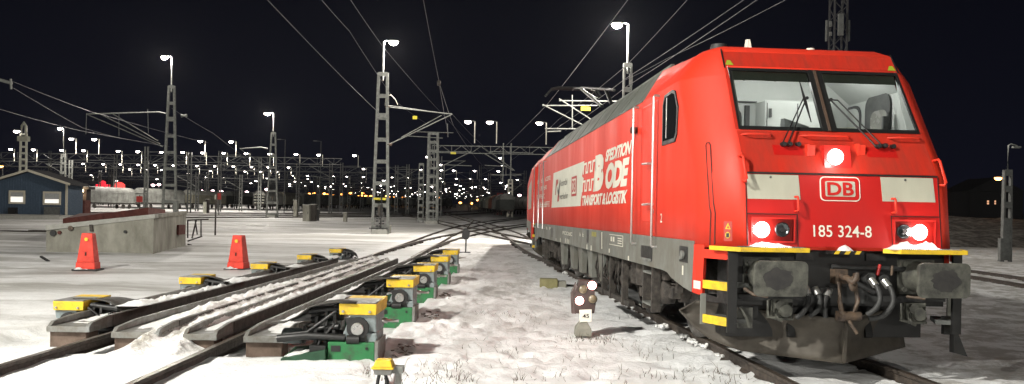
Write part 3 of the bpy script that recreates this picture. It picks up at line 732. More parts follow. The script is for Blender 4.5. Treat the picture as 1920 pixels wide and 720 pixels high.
# ------------------------------------------------------------------ rail brake (retarder)
RXR, RXL = -3.57, -5.28
def brake_beam(x0, x1, y0, y1, label, flare=0):
    """heavy grey channel beam lying beside a rail, open flared end towards the camera, on brown blocks"""
    t = empty('brake_beam', ((x0 + x1) / 2, y0, 0), 0, label, 'brake beam'); hw = (x1 - x0) / 2; L = y1 - y0
    b = MB(); b.box(-hw, hw, 0, L, .0, .075)
    b.prism([(-hw, .02, .075), (-hw, .10, .13), (-hw, .6, .165), (-hw, L, .165), (-hw, L, .075)], (.05, 0, 0))
    b.prism([(hw, .0, .075), (hw, .06, .12), (hw, .5, .165), (hw, L, .165), (hw, L, .075)], (-.05, 0, 0))
    b.build('channel', M['brake'], t, bevel=.006)
    MB().box(-hw - .012, -hw - .001, .6, L, .0, .155).build('side_plate', M['beamd'], t)
    MB().box(hw + .001, hw + .012, .6, L, .0, .155).build('side_plate', M['beamd'], t)
    for k in range(int(L / 3.5) + 1):
        MB().box(-hw * .95, hw * .75, .06 + k * 3.4, .36 + k * 3.4, -.28, -.003).build('support_block', M['brown'], t, bevel=.01)
    snowlump('snow_in_channel', (-hw + .08, hw - .08, .25, min(L, 9.0), .076), .09, t, seed=x0, kind='stuff')['kind'] = 'stuff'
    return t
brake_beam(-3.33, -2.80, 9.75, 25.5, 'outer brake beam along the right rail, next to the green machines')
brake_beam(-4.13, -3.70, 9.85, 25.5, 'inner brake beam left of the right rail')
brake_beam(-5.06, -4.45, 9.9, 25.2, 'inner brake beam right of the left rail')
brake_beam(-6.12, -5.55, 10.3, 25.0, 'outer brake beam along the left rail, beside the yellow boxes')
# slush bank between the beams
b = MB(); vs = []; nx, ny = 34, 420
for j in range(ny + 1):
    for i in range(nx + 1):
        u = i / nx; y = 9.0 + 17.0 * (j / ny) ** 1.3; x = lerp(-4.86, -3.86, u) + max(0, 10.0 - y) * .25 * (u - .6)
        e = min(1, 4 * u, 4 * (1 - u)); fr = min(1, max(0, (y - 8.95) / .8))
        rough = .035 * N(x, y, 1.6, 4) + .022 * N(x, y * .7, 7, 2) + .018 * N(x, y, 16, 1) + .012 * N(x, y, 31, 1)
        ridge = math.exp(-((u - .30 - .08 * N(0, y, .8)) / .13) ** 2) + .8 * math.exp(-((u - .74 - .06 * N(3, y, .9)) / .10) ** 2)
        z = lerp(-.14, -.12, fr) + e * fr * (.13 * min(1, max(0, (y - 9.6) / 1.5)) + .09 + .085 * ridge + rough * (.9 + .8 * ridge))
        vs.append((x, y, z))
b.add(vs, [(j * (nx + 1) + i, j * (nx + 1) + i + 1, (j + 1) * (nx + 1) + i + 1, (j + 1) * (nx + 1) + i) for j in range(ny) for i in range(nx)], True)
tag(b.build('slush_bank', M['slush']), 'lumpy bank of dirty snow lying between the brake beams', 'snow', None, 'stuff')
# narrow guide timbers that show between snow
for (x, lb) in ((-4.25, 'thin dark bar lying in the snow near the right inner beam'), ):
    tag(MB().box(x - .03, x + .03, 11.5, 25, -.1, .03).build('guide_bar', M['beamd']), lb, 'bar')

def machine(x, y, side, label, full=True):
    """one brake cylinder unit. side=+1 right row (arms reach left), -1 left row"""
    t = empty('brake_machine', (x, y, -.12), 0, label, 'brake machine'); s = side
    def X(a, c): return (a, c) if s > 0 else (-c, -a)
    W = .222
    if full:
        x0, x1 = X(-W, W)
        b = MB(); b.hexa([(x0 + .006, -.235, .56), (x1 - .006, -.235, .56), (x1, .5, .56), (x0, .5, .56)], [(x0, -.245, .69), (x1, -.245, .69), (x1 + .01, .52, .71), (x0, .52, .71)])
        yb = b.build('yellow_cover', M['yellow'], t, bevel=.008)
        MB().box(x0 + .01, x1 - .012, -.235, .5, .692, .704).build('cover_plate', M['brake'], yb)
        for q in ((x0 + .05, .60), (x1 - .08, .60)):
            MB().lathe([(.016, 0), (.016, -.03)], (q[0], -.225, q[1]), 'y', 8).build('bolt', M['chrome'], yb)
        b = MB(); a, c = X(-.10, W - .01)
        b.hexa([(a, -.18, .44), (c, -.18, .34), (c, .4, .34), (a, .4, .44)], [(a, -.2, .56), (c, -.2, .56), (c, .42, .56), (a, .42, .56)])
        a2, c2 = X(-.22, .16); b.hexa([(a2, -.14, .25), (c2, -.14, .25), (c2, .3, .25), (a2, .3, .25)], [(a2 + .08, -.15, .44), (c2, -.15, .44), (c2, .35, .44), (a2 + .08, .35, .44)])
        a2, c2 = X(.04, .22); b.box(a2, c2, -.2, .3, .20, .34)
        b.build('cylinder_housing', M['boxblue'], t, bevel=.012)
        b = MB(); b.hexa([(X(-.05, .12)[0], -.215, .23), (X(-.05, .12)[1], -.215, .23), (X(-.05, .12)[1], -.19, .23), (X(-.05, .12)[0], -.19, .23)],
                         [(X(-.16, .06)[0], -.215, .52), (X(-.16, .06)[1], -.215, .52), (X(-.16, .06)[1], -.19, .52), (X(-.16, .06)[0], -.19, .52)])
        b.lathe([(.13, -.235), (.13, -.19)], (s * .0, 0, .40), 'y', 18); b.build('black_bracket', M['blackp'], t)
        MB().lathe([(.07, -.26), (.075, -.255), (.075, -.235)], (0, 0, .395), 'y', 18).build('pivot_bolt', M['chrome'], t)
        MB().lathe([(.035, 0), (.035, .06), (.02, .06), (.02, .2)], (s * .245, .05, .46), 'x', 10, s if False else 1).build('side_pipe', M['chrome'], t)
    # lever arms and springs reaching to the beams
    b = MB()
    for zz, yy in ((.62, -.08), (.50, .02), (.40, -.12), (.30, .05)):
        b.tube([(s * -.24, yy, zz), (s * -.62, yy + .05, zz - .05)], .045)
    for xx, zt_ in ((-.30, .66), (-.40, .60), (-.52, .52), (-.66, .40)):
        b.hexa([(xx * s - .018, -.16, .20), (xx * s + .018, -.16, .20), (xx * s + .018, .25, .20), (xx * s - .018, .25, .20)], [(xx * s - .018, -.10, zt_), (xx * s + .018, -.10, zt_), (xx * s + .018, .2, zt_), (xx * s - .018, .2, zt_)])
        b.lathe([(.03, -.20), (.035, -.17)], (xx * s, 0, .30), 'y', 8)
    b.tube([(-.26 * s, -.18, .60), (-.60 * s, -.20, .34), (-.9 * s, -.18, .30)], .022); b.tube([(-.28 * s, -.2, .44), (-.45 * s, -.22, .24), (-.5 * s, -.22, .05)], .018)
    b.tube([(-.15 * s, -.2, .28), (-.6 * s, -.22, .3), (-.95 * s, -.2, .26)], .05); b.tube([(.03 * s, -.25, .27), (-.12 * s, -.25, .27)], .055)
    b.box(*sorted((-.55 * s, -.36 * s)), -.3, .0, .12, .2)
    b.build('lever_arms', M['blackp'], t, bevel=.006)
    MB().lathe([(.07, -.12), (.095, -.1), (.095, .10), (.06, .12)], (-.80 * s, -.10, .28), 'x', 14).build('cylinder', M['cyl'], t)
    # green frame
    if s > 0:
        b = MB(); b.box(-.34, .21, -.27, .32, -.25, .24); b.build('green_frame_box', M['green'], t, bevel=.008)
        MB().box(.212, .25, -.27, .3, -.25, .255).build('frame_end_plate', M['brake'], t)
        MB().box(-.30, -.19, -.277, -.271, .13, .20).build('dark_slot', M['blackp'], t); MB().lathe([(.018, -.28), (.018, -.271)], (.12, 0, .17), 'y', 8).build('hole', M['blackp'], t)
        b = MB(); b.hexa([(-.85, -.42, -.2), (-.34, -.34, -.2), (-.34, .2, -.2), (-.85, .2, -.2)], [(-.85, -.42, .06), (-.35, -.34, .16), (-.35, .2, .16), (-.85, .2, .1)]); b.build('green_arm', M['greend'], t, bevel=.008)
        snowlump('snow_on_frame', (-.83, -.52, -.36, .1, .08), .05, t, seed=y)['kind'] = 'stuff'
    # curved black cover mat bridging machine and beam
    pr = [(-.02, .712), (-.25, .715), (-.42, .70), (-.56, .66), (-.70, .55), (-.86, .47), (-1.08, .44)] if s > 0 else [(-.2, .62), (.05, .64), (-.28, .62), (-.45, .60), (-.62, .54), (-.80, .42), (-.95, .32)]
    if s < 0: pr = [(.04, .708), (-.25, .712), (-.36, .705), (-.46, .68), (-.56, .64), (-.66, .56)]
    n = len(pr); b = MB(); ya, yb_ = (-.28, 1.0) if s > 0 else (-.05, 1.5 if y < 13 else .7)
    top = []; nyy = 7
    for j in range(nyy):
        yy = lerp(ya, yb_, j / (nyy - 1))
        for i, (a, h) in enumerate(pr): top.append((s * a, yy, h + .025 * noise.noise(Vector((a * 3 + y, yy * 2, 1))) - (.14 * (j / (nyy - 1)) ** 2 * (1 if s > 0 else 1.6))))
    fs = [(j * n + i, j * n + i + 1, (j + 1) * n + i + 1, (j + 1) * n + i) for j in range(nyy - 1) for i in range(n - 1)]
    b.add(top, fs, True); o = b.build('cover_mat', M['mat'], t)
    md = o.modifiers.new('thick', 'SOLIDIFY'); md.thickness = .015
    a, c = X(-.95, -.6)
    snowlump('snow_on_mat', (a, c, -.1, .7,   .46 if s > 0 else .62), .06, t, seed=y + x)['kind'] = 'stuff'
    return t
RM = ['nearest', 'second nearest', 'third nearest', 'fourth nearest', 'farthest']
for k in range(5):
    machine(-1.80, 9.45 + 3.46 * k, 1, RM[k] + ' yellow-topped brake machine with green frame, in the right row')
for k in range(5):
    o = machine(-6.38, 11.5 + 4.25 * k, -1, RM[k] + ' yellow-topped brake machine in the left row'); o.location.z = -.40
# rubble and frozen dirt beside the machines
for i, (x, y) in enumerate(((-1.38, 9.9), (-1.40, 13.3), (-1.38, 16.6), (-1.3, 3.3))):
    b = MB()
    for k in range(26):
        c = Vector((x + random.uniform(-.13, .16), y + random.uniform(-.35, .5), -.11 + random.uniform(0, .05))); r = random.uniform(.03, .07)
        q = [c + Vector((random.uniform(-r, r), random.uniform(-r, r), random.uniform(-r, r) * .35)) for _ in range(4)]
        b.add(q, [(0, 1, 2), (0, 2, 3), (0, 3, 1), (1, 2, 3)])
    tag(b.build('frozen_rubble', M['rubble']), 'frozen brown rubble beside the %s green brake machine frame' % ['nearest', 'second', 'third', 'fourth'][i], 'rubble', None, 'stuff')
# small yellow junction box, bottom centre
p = at(722, 700, 7.0); t = empty('junction_box', (p.x, 7.0, -.1), 0, 'small yellow-lidded junction box on a grey stand in the near snow', 'junction box')
zt = at(722, 674, 7).z + .1
b = MB(); b.hexa([(-.10, -.07, zt - .06), (.075, -.07, zt - .06), (.075, .09, zt - .06), (-.10, .09, zt - .06)], [(-.08, -.05, zt), (.055, -.05, zt), (.055, .07, zt), (-.08, .07, zt)]); b.box(-.115, .085, -.08, .1, zt - .078, zt - .06); b.build('yellow_lid', M['yellow'], t, bevel=.008)
MB().hexa([(-.08, -.06, zt - .13), (.06, -.06, zt - .13), (.06, .08, zt - .13), (-.08, .08, zt - .13)], [(-.10, -.07, zt - .078), (.075, -.07, zt - .078), (.075, .09, zt - .078), (-.10, .09, zt - .078)]).build('box_body', M['brake'], t, bevel=.006)
MB().box(.05, .16, -.02, .10, zt - .12, zt - .065).build('bracket', M['steel'], t)
MB().box(.09, .14, 0, .06, -.1, zt - .12).build('stand', M['brake'], t)
b = MB(); b.tube([(-.05, 0, zt - .12), (-.065, 0, zt - .2), (-.08, -.02, -.05)], .016); b.tube([(0, 0, zt - .12), (.02, -.01, zt - .19), (0, -.03, -.05)], .02); b.build('cable', M['black'], t)
# traffic cone shaped track skids (orange posts on black feet)
def cone(px, pt, pb, label, rot=0):
    g = G(px, pb); t = empty('barrier_post', (g.x, g.y, -.12), rot, label, 'barrier post'); h = at(px, pt, g.y).z + .12
    b = MB(); ex = .32
    b.hexa([(-.26, -.2, .05), (.26, -.2, .05), (.26, .2, .05), (-.26, .2, .05)], [(-.25, -.19, .24), (.25, -.19, .24), (.25, .19, .24), (-.25, .19, .24)])
    b.hexa([(-.235, -.18, .24), (.235, -.18, .24), (.235, .18, .24), (-.235, .18, .24)], [(-.14, -.12, h), (.14, -.12, h), (.14, .12, h), (-.14, .12, h)])
    bo = b.build('plastic_body', M['orange'], t, bevel=.02)
    MB().box(-.33, .33, -.27, .27, .0, .05).build('black_foot', M['black'], t, bevel=.015)
    MB().lathe([(.05, -.155), (.05, -.14)], (0, 0, h - .17), 'y', 12).build('round_sticker', M['yellow'], bo)
    MB().box(-.02, .02, -.178, -.16, .42, .52).build('slot', M['rustred'], bo)
    snowlump('snow_on_foot', (-.3, .1, -.27, -.17, .05), .06, t, seed=px)['kind'] = 'stuff'
cone(165, 437, 507, 'orange-red tapered barrier post in front of the concrete ramp', .1)
cone(447, 441, 506, 'orange-red tapered barrier post beside the left row of brake machines', -.15)
# black debris
g = G(88, 491); tag(MB().bar((g.x - .2, g.y, .05), (g.x + .12, g.y - .1, -.1), .08, .05).build('debris', M['black']), 'short black bar lying in the snow left of the orange post', 'debris')
g = G(50, 437, -.1); b = MB(); b.box(g.x - 1.6, g.x + 1.1, g.y - .3, g.y + .3, -.2, .06); b.box(g.x + .4, g.x + 1.7, g.y - .5, g.y, -.2, .12); tag(b.build('rail_pile', M['under']), 'pile of dark rails on the snow in front of the blue hut', 'rail pile')
for i, (px, py, lb) in enumerate(((176, 466, 'small dark lump in the snow by the ramp corner'),)): pass

# ------------------------------------------------------------------ concrete ramp
A, Bc, Cc = G(86, 473), G(287.5, 477), G(348, 462)
zA, zB, zC = at(86, 432, A.y).z, at(287.5, 409, Bc.y).z, at(350, 401, Cc.y).z
Dc = A + (Cc - Bc) * 1.0
t = empty('concrete_ramp', (Bc.x, Bc.y, -.12), 0, 'stained concrete loading ramp sloping down to the left', 'concrete ramp')
def rl(p, z): return (p.x - Bc.x, p.y - Bc.y, z + .12)
MB().hexa([rl(A, -.5), rl(Bc, -.5), rl(Cc, -.5), rl(Dc, -.5)], [rl(A, zA - .0), rl(Bc, zB), rl(Cc, zC), rl(Dc, zA + .3)]).build('wall', M['concrete'], t, bevel=.02)
def outset(p, q, d): n = (q - p).normalized(); return Vector((n.y, -n.x, 0)) * d
of = outset(A, Bc, .06); oo = outset(Bc, Cc, .06)
MB().hexa([rl(A + of, zA - .0), rl(Bc + of + oo, zB), rl(Bc + oo - of * 4, zB), rl(A - of * 4, zA)], [rl(A + of, zA + .20), rl(Bc + of + oo, zB + .16), rl(Bc + oo - of * 4, zB + .16), rl(A - of * 4, zA + .20)]).build('edge_cap', M['conccap'], t, bevel=.015)
MB().hexa([rl(Bc + oo - of * 4.2, zB), rl(Cc + oo, zC), rl(Cc - oo * 3, zC), rl(Bc - oo * 3 - of * 4.2, zB)], [rl(Bc + oo - of * 4.2, zB + .15), rl(Cc + oo, zC + .12), rl(Cc - oo * 3, zC + .12), rl(Bc - oo * 3 - of * 4.2, zB + .15)]).build('side_cap', M['concrete'], t)
def onwall(x, y):   # point on front wall
    r = Vector((ray(x, y)[0], 1, ray(x, y)[1])); n = Vector((of.x, of.y, 0)).normalized(); k = (A - Vector((0, 0, CH))).dot(n) / r.dot(n); p = r * k + Vector((0, 0, CH)) + n * .02; return Vector((p.x - Bc.x, p.y - Bc.y, p.z + .12))
def mark(nm, x, y, r, m): c = onwall(x, y); MB().lathe([(r, -.06), (r, .0)], c, 'y', 10).build(nm, m, t)
mark('hook_fitting', 101, 437, .12, M['black']); mark('hook_fitting', 113, 436, .07, M['rustred']); mark('hook_fitting', 134, 428, .10, M['bronze']); mark('drain_hole', 236, 434.5, .06, M['black'])
MB().hexa(*[[Vector(p) + Vector((0, -.03 * 0, 0)) for p in q] for q in ([onwall(170, 434), onwall(176, 434), onwall(176, 434) + Vector((0, -.05, 0)), onwall(170, 434) + Vector((0, -.05, 0))], [onwall(169, 421), onwall(175, 421), onwall(175, 421) + Vector((0, -.05, 0)), onwall(169, 421) + Vector((0, -.05, 0))])]).build('lifting_eye', M['under'], t)
c = rl(Bc + (Cc - Bc) * .72 + oo * .6, .75); MB().box(c[0] - .1, c[0] + .14, c[1] - .35, c[1] + .35, .62, 1.05).build('side_fitting', M['rustred'], t)
# steel frame leaning at its right end
t2 = empty('steel_frame', (Cc.x, Cc.y, -.12), 0, 'welded steel trestle frame standing at the right end of the concrete ramp', 'steel frame')
def L2(x, y): p = at(x, y, Cc.y + .3) - Vector((Cc.x, Cc.y, -.12)); return p
b = MB()
for s in (((352, 413), (391, 411)), ((352, 413), (352, 446)), ((368, 412), (360, 447)), ((377, 411), (377, 443)), ((352, 452), (379, 443)), ((352, 458), (360, 460)), ((366, 412), (370, 440))): b.tube([L2(*s[0]), L2(*s[1])], .035)
b.build('frame_bars', M['under'], t2)
# rust red sheet roof behind the ramp and the reddish shed
pa, pb, pc, pd = at(118, 410, 40), at(278, 389, 38), at(310, 393, 46), at(150, 400, 50)
t3 = empty('sheet_ramp', (pa.x, 42, 0), 0, 'rust red sheet metal ramp behind the concrete wall', 'metal ramp')
o3 = Vector((pa.x, 42, 0)); q = [v - o3 for v in (pa, pb, pc, pd)]
MB().hexa([v - Vector((0, 0, 1.6)) for v in q], q).build('sheet', M['rustred'], t3)

# ------------------------------------------------------------------ blue hut
YH = 84; hz = gz(0, YH)
def h_at(x, y): p = at(x, y, YH); return p
xl, xr = -60.2, at(126, 400, YH).x; zw = at(127, 345, YH).z - hz; za = at(57, 322, YH).z - hz; xm = at(57, 322, YH).x
xl = 2 * xm - xr
t = empty('wooden_hut', (xr, YH, hz), 0, 'blue boarded hut with cream trim, dark roof and two lit windows', 'hut')
b = MB(); hw = xm - xr; full = xl - xr
b.prism([(full, 0, -.6), (0, 0, -.6), (0, 0, zw), (hw, 0, za), (full, 0, zw)], (0, 3.0, 0)); b.build('wall', M['hut'], t)
b = MB()
k = 0; x = full
while x < 0:   # cover strips of the boarding
    zt = zw + (za - zw) * (1 - abs(x - hw) / abs(hw)); b.box(x - .02, x + .02, -.035, -.004, -.3, zt - .15); x += .28
b.build('cover_strips', M['hut'], t)
b = MB(); ov = .5
for s, e in ((0, .55), (full, -.55)):
    zs = zw - .27 * ov
    b.hexa([(s + e * 1.0, -ov, zs), (hw, -ov, za + .05), (hw, 3.3, za + .05), (s + e, 3.3, zs)] if e > 0 else [(hw, -ov, za + .05), (s + e, -ov, zs), (s + e, 3.3, zs), (hw, 3.3, za + .05)],
           [(s + e, -ov, zs + .18), (hw, -ov, za + .25), (hw, 3.3, za + .25), (s + e, 3.3, zs + .18)] if e > 0 else [(hw, -ov, za + .25), (s + e, -ov, zs + .18), (s + e, 3.3, zs + .18), (hw, 3.3, za + .25)])
b.build('roof', M['hutroof'], t)
b = MB(); b.bar((.55, -ov - .03, zw - .06), (hw, -ov - .03, za + .14), .06, .24); b.bar((full - .55, -ov - .03, zw - .06), (hw, -ov - .03, za + .14), .06, .24)
b.build('barge_board', M['hutt'], t); MB().box(-.2, .04, -.06, -.01, -.4, zw).build('corner_board', M['hutt'], t)
for (x0, x1, y0, y1, sh) in ((17, 48, 357.5, 382, .55), (81, 115, 359.5, 384, .4)):
    p, q = at(x0, y1, YH), at(x1, y0, YH); X0, X1, Z0, Z1 = p.x - xr, q.x - xr, p.z - hz, q.z - hz
    b = MB(); f = .2
    b.box(X0, X1, -.1, -.01, Z1 - f, Z1); b.box(X0, X1, -.1, -.01, Z0, Z0 + f); b.box(X0, X0 + f, -.098, -.012, Z0 + f, Z1 - f); b.box(X1 - f, X1, -.098, -.012, Z0 + f, Z1 - f)
    fr = b.build('window', M['hutt'], t)
    MB().box(X0 + f, X1 - f, -.05, -.03, Z0 + f, Z1 - f).build('pane', M['winlit'], fr)
    MB().box(X0 + f, X1 - f, -.075, -.055, Z0 + f + (Z1 - Z0 - 2 * f) * sh, Z1 - f).build('blind', M['cabgrey'], fr)
p, q = at(85, 410, YH), at(113, 388, YH); MB().box(p.x - xr, q.x - xr, -.3, -.02, -.3, q.z - hz).build('base_cabinet', M['steeld'], t)
p, q = at(20, 410, YH), at(34, 389, YH); MB().box(p.x - xr, q.x - xr, -.5, -.02, -.3, q.z - hz).build('waste_bin', M['blackp'], t)
p = at(60, 408, YH); MB().hexa([(full - 2, -4, -.6), (1.5, -4, -.6), (1.5, -.5, -.6), (full - 2, -.5, -.6)], [(full - 2, -4, .25), (1.5, -4, .25), (1.5, -.5, .4), (full - 2, -.5, .4)]).build('platform', M['conccap'], t)
# brick annex with wall lamp right of the hut
p0, p1 = at(140, 400, 92), at(178, 352, 92); zb = gz(0, 92)
t = empty('brick_annex', (p0.x, 92, zb), 0, 'low brown brick annex with a warm wall lamp right of the blue hut', 'annex')
MB().box(0, p1.x - p0.x - 1.0, 0, 1.0, -.5, p1.z - zb - .2).build('wall', M['brick'], t); MB().box(-.3, p1.x - p0.x - .6, -.3, 1.2, p1.z - zb - .2, p1.z - zb + .1).build('roof', M['hutroof'], t)
MB().box(p1.x - p0.x - 1.9, p1.x - p0.x - .2, -1.8, -.5, -.5, p1.z - zb - 1.5).build('shed_door', M['rustred'], t)
q = at(146.5, 357, 91); MB().lathe([(.05, -.25), (.25, -.15), (.25, .15), (.05, .22)], (q.x - p0.x, -.35, q.z - zb), 'z', 10).build('wall_lamp', mat('lit_wall_lamp', (1, 1, 1), emit=(1, .75, .45), es=12), t)
point(t, (q.x - p0.x, -1.0, q.z - zb), 300, (1, .7, .4), .15)
# sodium lamp at the far left edge
q = at(5, 312, 150); t = empty('street_lamp', (q.x, 150, gz(0, 150)), 0, 'orange sodium lamp at the left picture edge above the hut roof', 'street lamp'); h_ = q.z - gz(0, 150)
MB().tube([(0, 0, 0), (0, 0, h_)], .12).build('lamp_pole', M['steeld'], t); lamp_head(t, (.8, 0, h_), -1, 1.5, M['lampo'])

# ------------------------------------------------------------------ small yard furniture, measured in the photo
def slab(name, cat, x0, x1, yb, yt, Y, dep, m, label, zoff=0):
    p, q = at(x0, yb, Y), at(x1, yt, Y); zb = gz(0, Y); t = empty(name, ((p.x + q.x) / 2, Y, zb), 0, label, cat); hw = (q.x - p.x) / 2; h = q.z - zb
    MB().box(-hw, hw, -dep / 2, dep / 2, -.3, h).build('cabinet_body', m, t, bevel=.03)
    MB().box(-hw - .04, hw + .04, -dep / 2 - .04, dep / 2 + .04, h, h + .08).build('cabinet_lid', M['conccap'], t)
    MB().box(hw * .5, hw * .62, -dep / 2 - .03, -dep / 2, h * .45, h * .6).build('handle', M['blackp'], t)
    return t
slab('cable_cabinet', 'cabinet', 569, 582, 412, 385, 92, .9, M['concrete'], 'left one of two weathered concrete cabinets in mid yard')
slab('cable_cabinet', 'cabinet', 583, 593, 412, 384, 92.8, .9, M['under'], 'right, browner one of two weathered cabinets in mid yard')
slab('cable_cabinet', 'cabinet', 594, 598, 408, 393, 95, .5, M['blackp'], 'thin black cabinet beside the weathered pair')
slab('concrete_block', 'block', 644, 651, 411, 399, 92, .6, M['concrete'], 'small lone concrete post in the open snow left of the leaning mast')
slab('concrete_block', 'block', 725, 733, 440, 424, 60, .5, M['concrete'], 'upright concrete block right of the leaning mast foot')
slab('cable_cabinet', 'cabinet', 382, 386, 388, 379, 128, .6, M['white'], 'small white cabinet in front of the dark wagons')
slab('cable_cabinet', 'cabinet', 386, 392, 388, 374, 129, .6, M['orange'] if False else M['brick'], 'taller tan cabinet beside the small white one')
slab('cable_cabinet', 'cabinet', 326, 334, 393, 376, 70, .4, M['steel'], 'grey cabinet at the foot of the mast behind the ramp')
slab('cable_cabinet', 'cabinet', 551, 558, 393, 376, 118, .8, M['concrete'], 'grey cabinet right of the mid distance mast')
# thin signs
def sign(px, yb, yt, Y, x0, x1, s0, s1, m, label):
    zb = gz(0, Y); p = at(px, yt, Y); t = empty('yard_sign', (p.x, Y, zb), 0, label, 'sign')
    MB().box(-.04, .04, -.04, .04, -.2, p.z - zb).build('post', M['under'], t)
    a, c = at(x0, s1, Y), at(x1, s0, Y); MB().box(a.x - p.x, c.x - p.x, -.08, -.045, a.z - zb, c.z - zb).build('sign_board', m, t); return t
sign(262, 395, 366, 88, 256, 268, 368, 379, M['redsteel'], 'small red square sign in front of the cream wagons')
sign(405, 421, 362, 50, 403, 405.8, 365, 374, M['whitep'], 'thin pole with a narrow board in the snow left of centre')
sign(411, 388, 360, 118, 408, 415, 362, 374, M['redsteel'], 'red narrow sign in front of the dark green wagon')
# dwarf ground signal 45
gy = G(1094, 629); t = empty('ground_signal', (gy.x, gy.y, -.12), 0, 'low brown dwarf signal numbered 45 with two lit white lenses', 'ground signal'); Yg = gy.y
def dg(x, y, dy=0): p = at(x, y, Yg); return Vector((p.x - gy.x, dy, p.z + .12))
b = MB()
b.hexa([dg(1077, 629, -.11), dg(1108, 629, -.11), dg(1108, 629, .14), dg(1077, 629, .14)], [dg(1079, 614, -.12), dg(1108, 616, -.12), dg(1108, 616, .15), dg(1079, 614, .15)])
b.hexa([dg(1079, 614, -.12), dg(1108, 616, -.12), dg(1108, 616, .15), dg(1079, 614, .15)], [dg(1089, 600, -.03), dg(1099, 600, -.03), dg(1099, 600, .07), dg(1089, 600, .07)])
b.build('concrete_base', M['concrete'], t, bevel=.012)
MB().tube([dg(1094, 604, .02), dg(1094, 585, .02)], .035, 8).build('stem', M['under'], t)
pts = [(1080, 587), (1113, 587), (1115, 582), (1117, 565), (1118, 556), (1115, 553), (1114, 527), (1086, 525), (1081, 540), (1076, 550), (1077, 585)]
hsg = mat('brown_signal_housing', (.055, .032, .028), .45, 0, .3, 8)
hb = MB().prism([dg(x, y, -.04) for x, y in pts], (0, .20, 0)).build('signal_housing', hsg, t, bevel=.006)
MB().prism([dg(1072, 588, .0), dg(1080, 588, -.035), dg(1077, 552, -.035), dg(1083, 540, -.035), dg(1080, 530, .0), dg(1071, 550, .0)], (0, .14, 0)).build('side_hood', mat('greyer_housing', (.09, .06, .055), .5), t)
for (x, y, on) in ((1109.5, 534.5, 1), (1092.5, 542, 0), (1086, 563, 1), (1110.5, 560, 0)):
    c = dg(x, y); r = .062
    ln = MB().lathe([(r * 1.12, -.062), (r * 1.12, -.042)], (c.x, 0, c.z), 'y', 18).build('lens_ring', M['blackp'] if not on else M['redlamp'], t)
    MB().lathe([(r * .3, -.085), (r * .8, -.075), (r, -.0625)], (c.x, 0, c.z), 'y', 18).build('lens', M['sigon'] if on else M['sigoff'], ln)
    if on: point(t, (c.x, -.25, c.z), 1.2, (1, .85, .75), .05)
pl = MB().prism([dg(1086, 603, -.07), dg(1108, 602, -.07), dg(1108.5, 579, -.07), dg(1085.5, 580, -.07)], (0, .015, 0)).build('number_plate', mat('enamel_plate', (.72, .70, .62), .4, 0, .5, 9, col2=(.45, .25, .12), lo=.25, hi=.45), t)
text('lettering', '45', [dg(1091.5, 595.5, -.073), dg(1103.8, 595, -.073), dg(1103.8, 587.3, -.073), dg(1091.5, 587.8, -.073)], M['blackp'], pl, bold=.015)
# grey-yellow cable box beside the locomotive track
g = G(1030, 537); t = empty('track_box', (g.x, g.y, -.12), 0, 'small mustard-coloured track box in the snow beside the locomotive', 'track box')
MB().box(-.24, .2, -.15, .15, -.1, .20).build('box_body', mat('mustard_grey', (.24, .22, .10), .6, 0, .3, 6), t, bevel=.02)
MB().box(.2, .42, -.1, .2, -.1, .14).build('side_block', M['concrete'], t, bevel=.02); MB().tube([(.4, .1, .03), (.7, .3, .0), (1.1, .35, -.05)], .03).build('cable', M['under'], t)
# point indicator on a post
g = G(873, 475); t = empty('point_indicator', (g.x, g.y, -.12), 0, 'small black point indicator on a thin post between the tracks', 'point indicator'); Yi = g.y
def pi_(x, y, dy=0): p = at(x, y, Yi); return Vector((p.x - g.x, dy, p.z + .12))
MB().tube([(0, 0, 0), pi_(874, 446)], .035).build('post', M['blackp'], t); MB().box(-.28, .22, -.15, .15, -.05, .06).build('foot_plate', M['blackp'], t)
MB().prism([pi_(866, 444, -.05), pi_(870, 449, -.05), pi_(877, 449, -.05), pi_(881, 443, -.05), pi_(881, 434, -.05), pi_(876, 428, -.05), pi_(871, 428, -.05), pi_(867, 434, -.05)], (0, .1, 0)).build('indicator_head', M['blackp'], t, bevel=.02)
MB().tube([pi_(876, 428), pi_(882, 420), pi_(889, 413)], .03).build('rod', M['under'], t)
# red lit signs on the far left
for (x0, x1, y0, y1, m, lb) in ((179, 206, 346, 354, 'redlit', 'low glowing red sign above the grey wagons'), (187, 198, 339.5, 346, 'redlit', 'round-topped glowing red sign'), (212, 234, 346, 353, 'pinklit', 'glowing pink-red sign right of the round red one')):
    p, q = at(x0, y1, 230), at(x1, y0, 230); zb = gz(0, 230); t = empty('illuminated_sign', (p.x, 230, zb), 0, lb, 'lit sign'); W_ = q.x - p.x
    if 'round' in lb: MB().lathe([(W_ / 2, 0), (W_ / 2, .3)], (W_ / 2, 0, (p.z + q.z) / 2 - zb), 'y', 20, 1, .75).build('light_panel', M[m], t)
    else: MB().box(0, W_, 0, .3, p.z - zb, q.z - zb).build('light_panel', M[m], t, bevel=.08)
    MB().box(W_ * .45, W_ * .55, .35, .6, 0, p.z - zb).build('post', M['steeld'], t)
